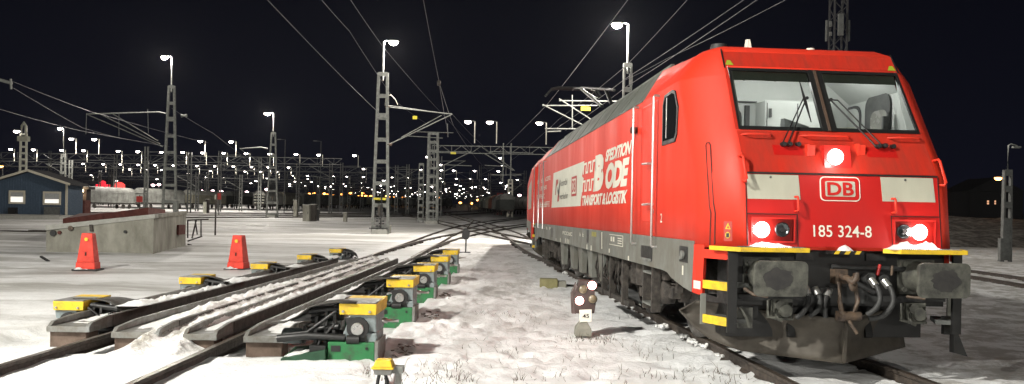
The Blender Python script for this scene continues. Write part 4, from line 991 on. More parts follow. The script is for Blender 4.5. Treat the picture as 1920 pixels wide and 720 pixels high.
# red steel portal near right yard
p, q = at(931, 400, 170), at(943, 363, 170); zb = gz(0, 170)
def portal(x0, x1, yt, Y, label, r=.12):
    p, q = at(x0, 400, Y), at(x1, yt, Y); zb = gz(0, Y); t = empty('red_portal', (p.x, Y, zb), 0, label, 'portal'); W_ = q.x - p.x; h = q.z - zb
    b = MB(); b.box(0, 2 * r, 0, .2, 0, h); b.box(W_ - 2 * r, W_, 0, .2, 0, h); b.build('post', M['redsteel'], t); MB().box(0, W_, 0, .2, h, h + .25).build('cross_beam', M['redsteel'], t)
portal(931, 943, 364, 175, 'low red steel portal beside the wagon on the right', .2); portal(951, 962, 345, 165, 'taller red steel portal beside the locomotive')
t = empty('lattice_post', (at(956, 398, 150).x, 150, gz(0, 150)), 0, 'pale lattice post with Y shaped braces near the tank wagon', 'post')
lattice_mast((0, 0, 0), 7.2, .9, .7, t, n=9, tk=.28, m=M['letter']); b = MB(); b.bar((0, 0, 4.6), (-2.0, 0, 6.4), .15); b.bar((0, 0, 4.6), (2.2, 0, 6.4), .15); b.build('brace', M['steel'], t)

# ------------------------------------------------------------------ freight wagons
WC = dict(cream=mat('cream_hopper_paint', (.46, .44, .33), .6, 0, .4, .8, col2=(.22, .21, .17)), grey=mat('grey_hopper_paint', (.26, .27, .25), .6, 0, .45, .8, col2=(.12, .12, .11)), dark=mat('dark_wagon_paint', (.05, .055, .05), .7, 0, .4, .8),
          orange=mat('orange_brown_wagon', (.30, .09, .04), .7, 0, .4, .7, col2=(.16, .06, .04)), white=mat('white_hopper_paint', (.60, .60, .55), .55, 0, .3, .8), green=mat('dull_green_wagon', (.10, .12, .09), .7, 0, .4, .8))
def wagon(X, Y, hd, c, label, group=None, L=14.5, kind='hopper', roofc=None):
    """covered hopper / tank wagon. local x along the wagon"""
    zb = rise(Y); t = empty('freight_wagon' if kind != 'tank' else 'tank_wagon', (X, Y, zb), hd, label, 'wagon', group); L2_ = L / 2
    if kind == 'hopper':
        n = 10; pr = [(-1.4, 1.2), (1.4, 1.2), (1.4, 3.1)] + [(1.4 * math.cos(a), 3.1 + 1.15 * math.sin(a)) for a in [math.pi * k / n for k in range(1, n)]] + [(-1.4, 3.1)]
        MB().prism([(-L2_ + .6, y, z) for y, z in pr[:3]] + [(-L2_ + .6, -1.4, 3.1)], (L - 1.2, 0, 0)).build('body', WC[c], t)
        MB().prism([(-L2_ + .5, y, z + .02) for y, z in pr[2:]], (L - 1.0, 0, 0)).build('roof', WC[roofc or c], t)
        b = MB()
        for k in range(9):
            for s in (-1, 1): b.box(-L2_ + 1 + k * (L - 2) / 8 - .06, -L2_ + 1 + k * (L - 2) / 8 + .06, s * 1.405 - .03, s * 1.405 + .03, 1.2, 3.1)
        b.build('side_posts', WC['dark'] if c == 'dark' else WC[c], t)
    else:
        MB().lathe([(.3, -L2_ + .7), (1.2, -L2_ + .85), (1.48, -L2_ + 1.2), (1.48, L2_ - 1.2), (1.2, L2_ - .85), (.3, L2_ - .7)], (0, 0, 2.65), 'x', 24).build('tank', WC[c], t)
        b = MB()
        for k in range(5): b.lathe([(1.52, -.08), (1.52, .08)], (-L2_ + 2 + k * (L - 4) / 4, 0, 2.65), 'x', 24)
        b.build('tank_band', WC['grey'], t)
    MB().box(-L2_, L2_, -1.2, 1.2, .95, 1.2).build('chassis', M['under'], t)
    for s in (-1, 1):
        b = MB()
        for dx in (-.9, .9):
            for sy in (-1, 1): b.lathe([(.46, -.06), (.46, .06)], (s * (L2_ - 2.4) + dx, sy * .75, .46), 'y', 14)
        b.build('wheelset', M['under'], t)
        for sy in (-.875, .875): MB().lathe([(.1, 0), (.1, .45), (.25, .46), (.25, .5)] if s > 0 else [(.25, -.5), (.25, -.46), (.1, -.45), (.1, 0)], (s * (L2_), sy, 1.05), 'x', 10).build('buffer', M['under'], t)
    return t
cols = [('grey', None, 'grey wagon left of the cream one, under the red signs'), ('cream', 'cream', 'cream-coloured hopper wagon behind the small red sign'), ('white', 'white', 'white-ended hopper wagon just left of the mast behind the ramp'),
        ('orange', None, 'orange-brown wagon just right of the mast behind the ramp'), ('dark', 'grey', 'dark wagon behind the white and tan cabinets'), ('green', 'grey', 'dull green wagon with a pale roof right of the red narrow sign'),
        ('orange', None, 'short orange-brown wagon end left of the striped wagon'), None, ('grey', None, 'grey wagon behind the weathered concrete cabinets')]
P0, P1 = Vector((-86, 146, 0)), Vector((-58, 345, 0))
pxs = [(183, 145), (237, 148), (285, 151), (345, 154), (376, 158), (432, 165)]
def wag_px(x, Y, c, label, kind='hopper', roofc=None, hd=None, L=14.5, group=None):
    p = at(x, HY, Y); return wagon(p.x, Y, hd if hd is not None else 1.18, c, label, group, L, kind, roofc)
def line_wagons(p0, p1, n, specs, start=0):
    d = (p1 - p0); hd = math.atan2(d.y, d.x)
    for k in range(n):
        p = p0 + d.normalized() * (16.2 * k + 8)
        sp = specs(k); wagon(p.x, p.y, hd, sp[0], sp[1], sp[2], kind=sp[3], roofc=sp[4])
SP = {0: ('grey', 'grey hopper wagon at the left end of the row, beside the brick annex', None, 'hopper', None), 1: ('grey', 'grey hopper wagon under the glowing red signs', None, 'hopper', None), 2: ('cream', 'cream hopper wagon behind the small red square sign', None, 'hopper', 'white'),
      3: ('dark', 'dark wagon behind the mast of the concrete ramp', None, 'hopper', 'grey'), 4: ('orange', 'orange-brown wagon just right of the mast behind the ramp', None, 'hopper', 'dark'), 5: ('dark', 'nearly black wagon behind the white and tan cabinets', None, 'hopper', 'dark'), 6: ('green', 'dull green wagon with a pale roof right of the red narrow sign', None, 'hopper', 'grey')}
line_wagons(at(140, HY, 146), at(470, HY, 205), 7, lambda k: SP[k])
p = at(484, HY, 172); 
# nearer wagon shown end-on with white bars, and its train running off to the right
def gpx(x, Y): q = at(x, HY, Y); return Vector((q.x, Y, 0))
T2a, T2b = gpx(482, 176), gpx(640, 262); d2 = (T2b - T2a); hd2 = math.atan2(d2.y, d2.x)
specs2 = [('white', 'pale hopper wagon whose near end carries white bars'), ('cream', 'cream hopper wagon behind the mid distance mast'), ('grey', 'grey hopper wagon behind the weathered cabinets'), ('grey', 'grey hopper wagon right of the weathered cabinets'), ('cream', 'cream roofed hopper wagon left of the lone concrete post')]
for k, (c, lb) in enumerate(specs2):
    q = T2a + d2.normalized() * (8 + 16.2 * k); ww = wagon(q.x, q.y, hd2, c, lb)
    if k == 0:
        MB().box(-6.75, -6.69, -1.45, 1.45, 1.1, 3.3).build('end_plate', M['blackp'], ww); MB().lathe([(1.43, -.03), (1.43, .03)], (-6.72, 0, 3.1), 'x', 24).build('end_arch', M['blackp'], ww)
        b = MB()
        for (z, hw_, g_) in ((1.5, 1.1, .35), (2.15, 1.2, .3), (2.8, 1.2, .3), (3.4, 1.0, .3)):
            for s in (-1, 1): b.box(-6.80, -6.76, *sorted((s * .62, s * hw_)), z - .10, z + .10)
            b.box(-6.80, -6.76, -.42, .42, z - .10, z + .10)
        b.build('white_bars', M['white'], ww)
for k in range(7):
    q = T2b + Vector((30, 118, 0)).normalized() * (14 + 16.2 * k)
    wagon(q.x - 2, q.y + 2, math.atan2(118, 30), ('grey', 'cream', 'green', 'grey')[k % 4], 'small distant hopper wagon, %s in the row behind the leaning mast' % ['first', 'second', 'third', 'fourth', 'fifth', 'sixth', 'seventh'][k], 'distant hopper wagons behind the masts')
wagon(gpx(662, 240).x, 240, 1.35, 'dark', 'black tank wagon seen nearly end-on left of the leaning mast', kind='tank')
wagon(gpx(840, 300).x, 302, 1.63, 'dark', 'dark round tank wagon end standing alone in mid yard', kind='tank')
wagon(gpx(788, 330).x, 340, 1.5, 'dark', 'dark tank wagon seen end-on left of the lattice post', kind='tank')
# right hand trains
R0 = gpx(951, 146); dR = (gpx(893, 330) - R0).normalized(); hdR = math.atan2(dR.y, dR.x)
for k in range(8):
    q = R0 + dR * (7.5 + 16.2 * k)
    wagon(q.x, q.y, hdR, ('dark', 'grey', 'orange', 'cream', 'grey', 'green', 'cream', 'grey')[k], ('tall dark wagon end beside the red portals' if k == 0 else 'hopper wagon, %s of the long row receding right of centre' % ['', 'second', 'third', 'fourth', 'fifth', 'sixth', 'seventh', 'eighth'][k]), None if k == 0 else 'hopper wagons receding right of centre', roofc='grey' if k == 0 else None)
q = gpx(985, 160); wagon(q.x, 178, 1.95, 'white', 'pale tank wagon with bands partly behind the second locomotive', kind='tank')
# orange sodium and pinkish small lights low over the far yard
random.seed(3)
OR = [(136, 361, 'p'), (287, 347, 'p'), (298, 346, 'p'), (353, 360, 'p'), (379, 358, 'p'), (399, 358, 'p'), (415, 359, 'p'), (463, 360, 'p'), (500, 355, 'p'), (574, 366, 'p'), (580, 363.5, 'o'), (589, 362.5, 'o'), (614, 365, 'o'), (624, 366, 'o'), (625, 371, 'o'), (608, 363, 'o'), (640, 364, 'o'), (657, 362, 'o'), (672, 368, 'o'), (680, 362, 'o'), (678, 367, 'o'), (686, 367.5, 'o'), (695, 368, 'o'),
      (725, 368, 'o'), (730, 370, 'o'), (736, 371, 'o'), (739, 370.5, 'o'), (754, 371, 'o'), (759, 371.5, 'o'), (768, 372, 'o'), (788, 372, 'o'), (803, 375, 'o'), (819, 374, 'o'), (821, 370, 'o'), (863, 380, 'o'), (884, 381, 'o'), (900, 374, 'o'), (904, 376, 'o'), (910, 376, 'o'), (896, 375, 'o'), (974, 366, 'p'), (946, 370, 'p')]
def small_lamp(kind):
    t = empty('street_lamp'); MB().tube([(0, 0, -6), (0, 0, 0)], .12, 5).build('lamp_pole', M['steeld'], t)
    MB().lathe([(.1, -.45), (.55, -.2), (.6, .1), (.2, .3)], (0, 0, 0), 'z', 10).build('lamp_globe', M['lampo'] if kind == 'o' else M['lamppink'], t); return t
M['lamppink'] = mat('lit_pink_lamp', (1, 1, 1), .3, emit=(1, .66, .70), es=14)
first = {}
for (x, y, k) in OR:
    Y = 420 if k == 'o' else 235; p = at(x, y, Y)
    if k in first: o = copy_tree(first[k])
    else: o = first[k] = small_lamp(k)
    o.location = p; o.scale = (1.25, 1.25, 1.25) if k == 'o' else (.9, .9, .9)
    tag(o, 'small orange sodium lamp low over the far yard' if k == 'o' else 'small pinkish white lamp low behind the wagons', 'street lamp', 'orange lamps over the far yard' if k == 'o' else 'pinkish lamps behind the wagons')
# lit house windows on the dark right, scrub bank
t = empty('house', (at(1862, 379, 130).x, 130, gz(0, 130)), 0, 'unlit dark house with two small warm windows at far right', 'house')
MB().box(-4, 5, 0, 8, -2, 6).build('wall', M['hutroof'], t); MB().prism([(-4.4, -.3, 6), (5.4, -.3, 6), (.5, -.3, 8.4)], (0, 8.6, 0)).build('roof', M['hutroof'], t)
for (x0, x1) in ((1850, 1855), (1864, 1868)):
    p, q = at(x0, 384, 129.9), at(x1, 375, 129.9); fr = MB().box(p.x - t.location.x, q.x - t.location.x, -.08, .0, p.z - t.location.z, q.z - t.location.z).build('window', M['hutroof'], t)
    MB().box(p.x - t.location.x + .06, q.x - t.location.x - .06, -.12, -.085, p.z - t.location.z + .08, (p.z + q.z) / 2 - t.location.z - .04).build('pane', M['winwarm'], fr); MB().box(p.x - t.location.x + .06, q.x - t.location.x - .06, -.12, -.085, (p.z + q.z) / 2 - t.location.z + .04, q.z - t.location.z - .08).build('pane', M['winwarm'], fr)
b = MB(); vs = []
for j in range(13):
    for i in range(61):
        x = 20 + i * 1.2; y = 52 + j * 2.0; vs.append((x, y, -.2 + 2.2 * math.sin(math.pi * min(1, j / 9) * .5) + .5 * N(x, y, .25) + .2 * N(x, y, 1.2)))
b.add(vs, [(j * 61 + i, j * 61 + i + 1, (j + 1) * 61 + i + 1, (j + 1) * 61 + i) for j in range(12) for i in range(60)], True)
tag(b.build('snowy_bank', mat('scrubby_snow_bank', (.20, .185, .165), .9, 0, .5, 1.5, col2=(.05, .042, .035), lo=.42, hi=.62)), kind='structure')
# dry weed stems in the snow
def weeds(name, label, spots, n, h=.14):
    b = MB()
    for (x, y, r, k) in spots:
        for _ in range(int(n * k)):
            a = random.uniform(0, 6.28); d = r * math.sqrt(random.random()); px, py = x + d * math.cos(a), y + d * math.sin(a)
            z = ground_z(px, py) - .01; p = Vector((px, py, z)); v = Vector((random.gauss(0, .6), random.gauss(0, .6), random.uniform(.5, 1.3))).normalized()
            hh = h * random.uniform(.3, 1.2); q = p + v * hh * .5; v2 = (v + Vector((random.gauss(0, .5), random.gauss(0, .5), random.gauss(-.1, .4)))).normalized(); e = q + v2 * hh * .5; wd = .0035
            s = Vector((wd, 0, 0)); b.add([p - s, p + s, q + s * .7, q - s * .7, e], [(0, 1, 2, 3), (3, 2, 4)])
            if random.random() < .6:
                v3 = (v + Vector((random.gauss(0, .8), random.gauss(0, .8), 0))).normalized(); b.add([q - s * .6, q + s * .6, q + v3 * hh * .35], [(0, 1, 2)])
    tag(b.build(name, M['twig']), label, 'weeds', None, 'stuff')
random.seed(11)
def gg(x, y, r, k): p = G(x, y, -.08); return (p.x, p.y, r, k)
weeds('dry_weeds', 'dry brown weed stems poking through the snow between the tracks',
      [gg(940, 585, .5, 1.3), gg(1000, 600, .6, .6), gg(830, 690, .35, 1.6), gg(770, 712, .4, 1.6), gg(700, 700, .12, 1.0), gg(1075, 632, .28, 1.5), gg(1130, 635, .22, 1.2), gg(1170, 640, .45, .8), gg(1000, 655, .8, .8), gg(1280, 700, .5, 1.0), gg(1230, 660, .4, .8), gg(930, 670, .6, .5), gg(1120, 700, .6, .9), gg(900, 640, .5, .4), gg(1330, 690, .3, .8), gg(1050, 560, .7, .5), gg(960, 530, .8, .4), gg(1000, 705, .4, .8), gg(860, 712, .2, 1.0), gg(1190, 590, .6, .5), gg(1380, 708, .3, .6)], 34)
# lumps of snow thrown up beside the rail
g = G(1300, 640, -.1)
def lumps(pts, label):
    b = MB()
    for (x, y, r) in pts:
        p = G(x, y, -.06)
        for _ in range(12):
            c = p + Vector((random.gauss(0, r), random.gauss(0, r), random.uniform(0, r * .5))); s = r * random.uniform(.3, .8)
            bm = bmesh.new(); bmesh.ops.create_icosphere(bm, subdivisions=2, radius=s)
            for v in bm.verts: v.co *= 1 + .45 * noise.noise(v.co * 9 / s * .2 + c * 5)
            o_ = len(b.v); b.add([v.co + c for v in bm.verts], [tuple(v.index for v in f.verts) for f in bm.faces], True); bm.free()
    tag(b.build('snow_lumps', M['snowc']), label, 'snow', None, 'stuff')
lumps([(1300, 641, .045), (1280, 632, .04), (1318, 650, .035), (1190, 575, .06), (1160, 560, .06), (1240, 612, .05), (1100, 530, .06), (1060, 512, .05), (300, 600, .05), (1350, 668, .025)], 'broken lumps of snow thrown up beside the near rail')

# ------------------------------------------------------------------ locomotive (x forward, y to its left-hand photo right, z from rail head)
def interp(z, zs, xs):
    if z <= zs[0]: return xs[0]
    for a, c, p, q in zip(zs, zs[1:], xs, xs[1:]):
        if z <= c: return p + (q - p) * (z - a) / (c - a)
    return xs[-1]
RZ = [1.335, 2.15, 2.66, 3.345, 3.44, 3.68, 3.765, 3.83]
RXF = [9.05, 8.95, 8.655, 8.243, 8.185, 8.02, 7.84, 7.45]
RWF = [1.13, 1.13, 1.11, 1.09, 1.085, 1.06, .98, .80]
RXS = [8.50, 8.42, 8.10, 7.68, 7.62, 7.42, 7.25, 7.00]
RWS = [1.488, 1.488, 1.488, 1.488, 1.42, 1.23, 1.11, .92]
def fx(z): return interp(z, RZ, RXF)
def to_loco(P): d = P - LOCO_O; return Vector((d.dot(LXD), d.dot(LYD), P.z))
def unray(x, y): u, v = ray(x, y); return Vector((u, 1, v))
def onface(x, y, off=0.0):     # photo point on the front face -> loco coordinates
    r = unray(x, y); o = Vector((0, 0, CH)); X = 9.0
    for _ in range(40):
        k = (X - to_loco(o).x) / r.dot(LXD); q = to_loco(o + r * k); X = fx(q.z) + off
    return q
def onside(x, y, L=-1.49):
    r = unray(x, y); o = Vector((0, 0, CH)); k = (L - to_loco(o).y) / r.dot(LYD); return to_loco(o + r * k)
def onX(x, y, X):
    r = unray(x, y); o = Vector((0, 0, CH)); k = (X - to_loco(o).x) / r.dot(LXD); return to_loco(o + r * k)
def cham(t, z, s=-1, off=0):   # point on the chamfered corner: t=0 at side, 1 at front
    x0, x1, y0, y1 = interp(z, RZ, RXS), interp(z, RZ, RXF), interp(z, RZ, RWS), interp(z, RZ, RWF)
    nx, ny = (y0 - y1), (x1 - x0); l = math.hypot(nx, ny); bul = .055 * 4 * t * (1 - t) + off
    return Vector((x0 + (x1 - x0) * t + nx / l * bul, s * (y0 + (y1 - y0) * t + ny / l * bul), z))
def plan(k, sx):
    """half ring of plan points going from y=-wf to y=+wf round the end sx"""
    pts = []
    for t in (0, .18, .4, .62, .82, .94): q = cham(t, RZ[k]); pts.append((sx * q.x, q.y))
    pts.append((sx * RXF[k], -RWF[k] + .02)); pts.append((sx * RXF[k], RWF[k] - .02))
    for t in (.94, .82, .62, .4, .18, 0): q = cham(t, RZ[k], 1); pts.append((sx * q.x, q.y))
    return pts
HN = 14
def make_body(parent):
    b = MB(); vs = []; nlev = 4
    for k in range(nlev):
        ring = plan(k, 1) + plan(k, -1)[::-1]
        vs += [(x, y, RZ[k]) for x, y in ring]
    n = 2 * HN; fs = []
    for k in range(nlev - 1):
        for i in range(n):
            if k == 2 and i in (6, n - 8): continue      # windscreens
            fs.append((k * n + i, k * n + (i + 1) % n, (k + 1) * n + (i + 1) % n, (k + 1) * n + i))
    b.add(vs, fs, True); b.add(vs[:n], [tuple(range(n))[::-1]])
    o = b.build('body', M['red'], parent, merge=True)
    for sx in (1, -1):   # red cab roofs
        b = MB(); vs = []; back = {3: 5.97, 4: 5.91, 5: 5.75, 6: 5.65, 7: 5.6}
        for k in range(3, 8):
            p = plan(k, sx); bz = {6: 3.86, 7: 3.95}.get(k, RZ[k]); bw = {6: 1.12, 7: .94, 5: 1.25}.get(k, RWS[k]); vs += [(sx * back[k], -bw, bz)] + [(x, y, RZ[k]) for x, y in p] + [(sx * back[k], bw, bz)]
        n2 = HN + 2; fs = []
        for k in range(4):
            for i in range(n2):
                if i == n2 - 1: continue
                if k == 0 and i == 7: continue
                fs.append((k * n2 + i, k * n2 + i + 1, (k + 1) * n2 + i + 1, (k + 1) * n2 + i))
        fs.append(tuple(range(4 * n2, 5 * n2)))
        b.add(vs, fs, True); b.build('cab_roof', M['red'], parent)
        # dark seam between cab side and raked roof front, red strips beside the windscreens
        b = MB()
        for s in (-1, 1):
            a = [(sx * (fx(z) + .001), s * w_, z) for z, w_ in ((2.66, 1.05), (2.66, 1.095), (3.44, 1.07), (3.44, 1.03))]; b.add(a, [(0, 1, 2, 3)])
        b.build('windscreen_surround', M['redfront'], parent)
    b = MB(); sec = [(-1.486, 3.345), (-1.30, 3.60), (-1.12, 3.85), (-.93, 3.95), (.93, 3.95), (1.12, 3.85), (1.30, 3.60), (1.486, 3.345)]
    vs = []
    for sx in (1, -1):
        for y, z in sec: vs.append((sx * interp(z, [3.345, 3.95], [5.965, 5.60]), y, z))
    m_ = len(sec); b.add(vs, [tuple(range(m_)), tuple(range(m_, 2 * m_))[::-1]] + [(i, i + 1, m_ + i + 1, m_ + i) for i in range(m_ - 1)] + [(m_ - 1, 0, m_, 2 * m_ - 1)])
    rf = b.build('roof', M['roof'], parent)
    b = MB()     # roof panel ribs and edge strip
    for x in (-4.6, -3.1, -1.55, -.1, 1.5, 3.0, 4.4):
        for s in (-1, 1): b.bar((x, s * 1.478, 3.36), (x, s * 1.125, 3.847), .018, .012)
    for s in (-1, 1): b.bar((-5.9, s * 1.492, 3.35), (5.93, s * 1.492, 3.35), .012, .02); b.bar((-5.6, s * .95, 3.96), (5.6, s * .95, 3.96), .05, .04)
    b.build('roof_rib', M['roof'], rf)
    return o
SK = [(8.50, 1.396), (8.42, .81), (8.1, .835), (7.72, .885), (7.55, .915), (7.42, .955), (7.2, .972), (3.4, .975), (-3.4, .975), (-7.2, .972), (-7.42, .955), (-7.72, .885), (-8.1, .835), (-8.42, .81), (-8.50, 1.396)]
def make_skirts(parent):
    for s in (-1, 1):
        MB().prism([(x, s * 1.480, z) for x, z in SK], (0, s * .014, 0)).build('skirt', M['skirt'], parent)
        for sx in (1, -1):  # red corner pieces with ladder recess
            b = MB(); a = [cham(t, 1.36, s, .004) for t in (-.02, .14, .27)]; P_ = [Vector((sx * q.x, q.y, q.z)) for q in a]
            lo = [Vector((sx * 8.425, s * 1.488, .81)), Vector((sx * 8.56, s * 1.474, .80)), Vector((sx * 8.655, s * 1.445, .80))]
            b.add(P_ + lo + [v + Vector((-sx * .03, -s * .04, 0)) for v in P_ + lo], [(0, 1, 4, 3), (1, 2, 5, 4), (6, 7, 10, 9), (7, 8, 11, 10), (2, 5, 11, 8), (3, 4, 10, 9), (4, 5, 11, 10)])
            b.build('corner_panel', M['red'], parent)
def bogie(parent, X, name='bogie'):
    t = bpy.data.objects.new(name, None); COL.objects.link(t); t.parent = parent; t.location = (X, 0, 0)
    for ax in (-1.3, 1.3):
        b = MB()
        for s in (-1, 1):
            b.lathe([(.18, s * .62), (.60, s * .64), (.65, s * .68), (.65, s * .70), (.625, s * .70), (.625, s * .82), (.54, s * .82), (.50, s * .79), (.22, s * .79), (.20, s * .86)], (ax, 0, .625), 'y', 32)
        b.tube([(ax, -.62, .625), (ax, .62, .625)], .1, 10); b.build('wheelset', M['wheel'], t)
    for s in (-1, 1):
        b = MB(); y0 = s * 1.02
        pr = [(-2.15, .98), (2.15, .98), (2.2, .8), (1.75, .72), (1.62, .52), (1.5, .50), (1.3, .78), (1.1, .50), (.95, .52), (.75, .74), (.5, .60), (-.5, .60), (-.75, .74), (-.95, .52), (-1.1, .50), (-1.3, .78), (-1.5, .50), (-1.62, .52), (-1.75, .72), (-2.2, .8)]
        b.prism([(x, y0, z) for x, z in pr], (0, s * .12, 0)); b.build('bogie_frame', M['under'], t, bevel=.01)
        b = MB()
        for ax in (-1.3, 1.3):
            b.lathe([(.10, s * 1.14), (.17, s * 1.15), (.17, s * 1.30), (.11, s * 1.33), (.05, s * 1.34)], (ax, 0, .625), 'y', 16); b.box(ax - .34, ax + .34, *sorted((s * 1.0, s * 1.26)), .56, .70)
            for dx in (-.27, .27):
                for q in range(6): b.lathe([(.085, q * .045), (.10, q * .045 + .012), (.085, q * .045 + .024)], (ax + dx, s * 1.16, .70), 'z', 10)
        b.build('axle_box', M['under'], t)
        b = MB()
        b.tube([(-.2, s * 1.25, .92), (-.95, s * 1.27, .56)], .045); b.tube([(.25, s * 1.28, 1.0), (.3, s * 1.28, .5)], .05); b.tube([(.42, s * 1.28, 1.0), (.5, s * 1.30, .45)], .035)
        for q in (-.28, 0, .28): b.lathe([(.14, 0), (.15, .18), (.14, .36)], (q * 1.3, s * 1.22, .60), 'z', 14)
        b.tube([(1.9, s * 1.2, .95), (1.95, s * .9, .5), (1.98, s * .78, .14)], .025); b.tube([(-1.9, s * 1.2, .95), (-1.95, s * .9, .5), (-1.98, s * .78, .14)], .025)
        b.build('damper', M['under'], t)
        b = MB(); r_ = random.Random(int(X * 10) + s)
        for _ in range(20):
            x = r_.uniform(-2.1, 2.1); z = r_.uniform(.35, .9); w_, h_ = r_.uniform(.06, .22), r_.uniform(.06, .25); y = r_.uniform(1.16, 1.34)
            if r_.random() < .5: b.box(x, x + w_, *sorted((s * (y - .08), s * y)), z, z + h_)
            else: b.tube([(x, s * y, z), (x + r_.uniform(-.3, .3), s * y, z + r_.uniform(.1, .3)), (x + r_.uniform(-.4, .4), s * (y - .1), z + .35)], r_.uniform(.012, .03))
        b.build('bogie_equipment', M['under'], t)
    MB().box(-.5, .5, -1.0, 1.0, .45, .95).build('bolster', M['under'], t)
    return t
def buffers(parent, sx):
    for s in (-1, 1):
        L = s * .875
        b = MB(); b.box(*sorted((sx * 8.90, sx * 8.95)), L - .2, L + .2, .86, 1.24)
        for dy in (-.15, .15):
            for dz in (-.14, .14): b.lathe([(.03, 0), (.03, sx * .03)], (sx * 8.95, L + dy, 1.05 + dz), 'x', 6)
        b.lathe([(.175, 0), (.165, sx * .05), (.155, sx * .26)], (sx * 8.95, L, 1.05), 'x', 20)
        b.build('buffer_sleeve', M['buffer'], parent)
        bb = MB(); bb.lathe([(.115, 0), (.115, sx * .22)], (sx * 9.2, L, 1.05), 'x', 18)
        pl = []; R_ = .06; W_, H_ = .282, .182
        for (cx_, cz_, a0) in ((W_ - R_, H_ - R_, 0), (-(W_ - R_), H_ - R_, 90), (-(W_ - R_), -(H_ - R_), 180), (W_ - R_, -(H_ - R_), 270)):
            for q in range(5): a = math.radians(a0 + q * 22.5); pl.append((cx_ + R_ * math.cos(a), cz_ + R_ * math.sin(a)))
        bb.prism([(sx * 9.40, L + y, 1.05 + z) for y, z in pl], (sx * .045, 0, 0)); bf = bb.build('buffer', M['buffer'], parent, bevel=.006)
        g = MB(); n = 26; r_ = random.Random(s + 5)
        g.add([(sx * 9.450, L + .02 * s - .01 + .165 * math.cos(2 * math.pi * k / n) * r_.uniform(.82, 1.1), 1.05 + .115 * math.sin(2 * math.pi * k / n) * r_.uniform(.8, 1.1)) for k in range(n)], [tuple(range(n))])
        g.build('grease_patch', M['grease'], bf)
def headstock_and_dark_fill(parent, sx):
    b = MB(); b.box(*sorted((sx * 8.5, sx * 8.90)), -1.22, 1.22, .72, 1.335); b.box(*sorted((sx * 7.9, sx * 8.6)), -1.15, 1.15, .33, .74)  # lower box added as black fill, darkening the space behind the gear
    b.build('headstock_and_dark_fill', M['blackp'], parent)
def plough(parent, sx):
    b = MB(); nz_, ny_ = 7, 20; vs = []
    for j in range(nz_ + 1):
        for i in range(ny_ + 1):
            u = i / ny_ * 2 - 1; v = j / nz_
            L = u * 1.52; au = abs(u)
            zt = .60 + .12 * au ** 2; zb_ = .115 + .05 * au + (max(0, au - .6) ** 1.3 * .75 if u < 0 else 0)
            if u < 0 and au > .86: k_ = (au - .86) / .14; zt -= .16 * k_ ** 2; zb_ += .16 * k_
            if u > 0: L = u * 1.17; au *= .80
            z = zb_ + (zt - zb_) * v
            x = 9.06 - au * .98 - .11 * math.sin(math.pi * v) * (1 - .4 * au) + .04 * v
            vs.append((sx * x, L, z))
    b.add(vs, [(j * (ny_ + 1) + i, j * (ny_ + 1) + i + 1, (j + 1) * (ny_ + 1) + i + 1, (j + 1) * (ny_ + 1) + i) for j in range(nz_) for i in range(ny_)], True)
    o = b.build('snow_plough', M['plow'], parent); md = o.modifiers.new('t', 'SOLIDIFY'); md.thickness = .014
    for p in o.data.polygons: p.use_smooth = True
    e = MB(); e.bar((sx * 9.065, 0, .13), (sx * 9.10, 0, .63), .03); e.build('plough_ridge', M['plow'], o)
    b = MB()
    for s in (-1, 1): b.bar((sx * 8.75, s * .45, .35), (sx * 8.6, s * .45, .75), .08, .05); b.bar((sx * 8.45, s * .95, .45), (sx * 8.5, s * .95, .78), .07, .05)
    b.build('plough_bracket', M['blackp'], parent)
def ladder(parent, sx, s):
    a, c = Vector((sx * 8.68, s * 1.44, 0)), Vector((sx * 9.07, s * 1.255, 0)); b = MB()
    up = Vector((0, 0, 1))
    b.bar(c + up * .44, c + up * 1.31, .035, .10); b.build('ladder_stile', M['blackp'], parent)
    MB().bar(a + up * .48, a + up * .82, .02, .06).build('ladder_stile', M['skirt'], parent)
    for z in (.50, .88):
        st = MB(); st.bar(a + up * (z + .045), c + up * (z + .045), .018, .092); y_ = st.build('step', M['yellow'], parent)
        i_ = Vector((-sx * .05, -s * .20, 0)); q = MB(); q.hexa([a + up * (z + .04), c + up * (z + .04), c + i_ + up * (z + .04), a + i_ + up * (z + .04)], [a + up * (z + .085), c + up * (z + .085), c + i_ + up * (z + .085), a + i_ + up * (z + .085)]); q.build('tread', M['steeld'], y_)
    b = MB(); b.bar(a + up * 1.265, c + up * 1.265, .02, .10); b.build('ladder_top_panel', M['red'], parent)
def platform(parent, sx, s):
    xs_ = [(9.25, .52), (9.25, 1.22), (8.86, 1.42), (8.8, 1.2), (8.9, .52)]
    lo = [(sx * x, s * y, 1.315) for x, y in xs_]
    MB().prism([(x, y, 1.32) for x, y, _ in lo], (0, 0, .038)).build('platform_grating', M['steeld'], parent)
    b = MB(); b.bar((sx * 9.262, s * .50, 1.338), (sx * 9.262, s * 1.235, 1.338), .02, .046); b.bar((sx * 9.262, s * 1.235, 1.338), (sx * 8.86, s * 1.435, 1.338), .02, .046)
    if s > 0: b.bar((sx * 9.262, .52, 1.338), (sx * 9.10, .40, 1.338), .02, .046)
    b.build('yellow_edge', M['yellow'], parent)
    b = MB()
    for k in range(28): x = .53 + k * .024; b.box(*sorted((sx * 9.02, sx * 9.245)), *sorted((s * x, s * (x + .008))), 1.358, 1.368)
    b.build('grip_teeth', M['steeld'], parent)

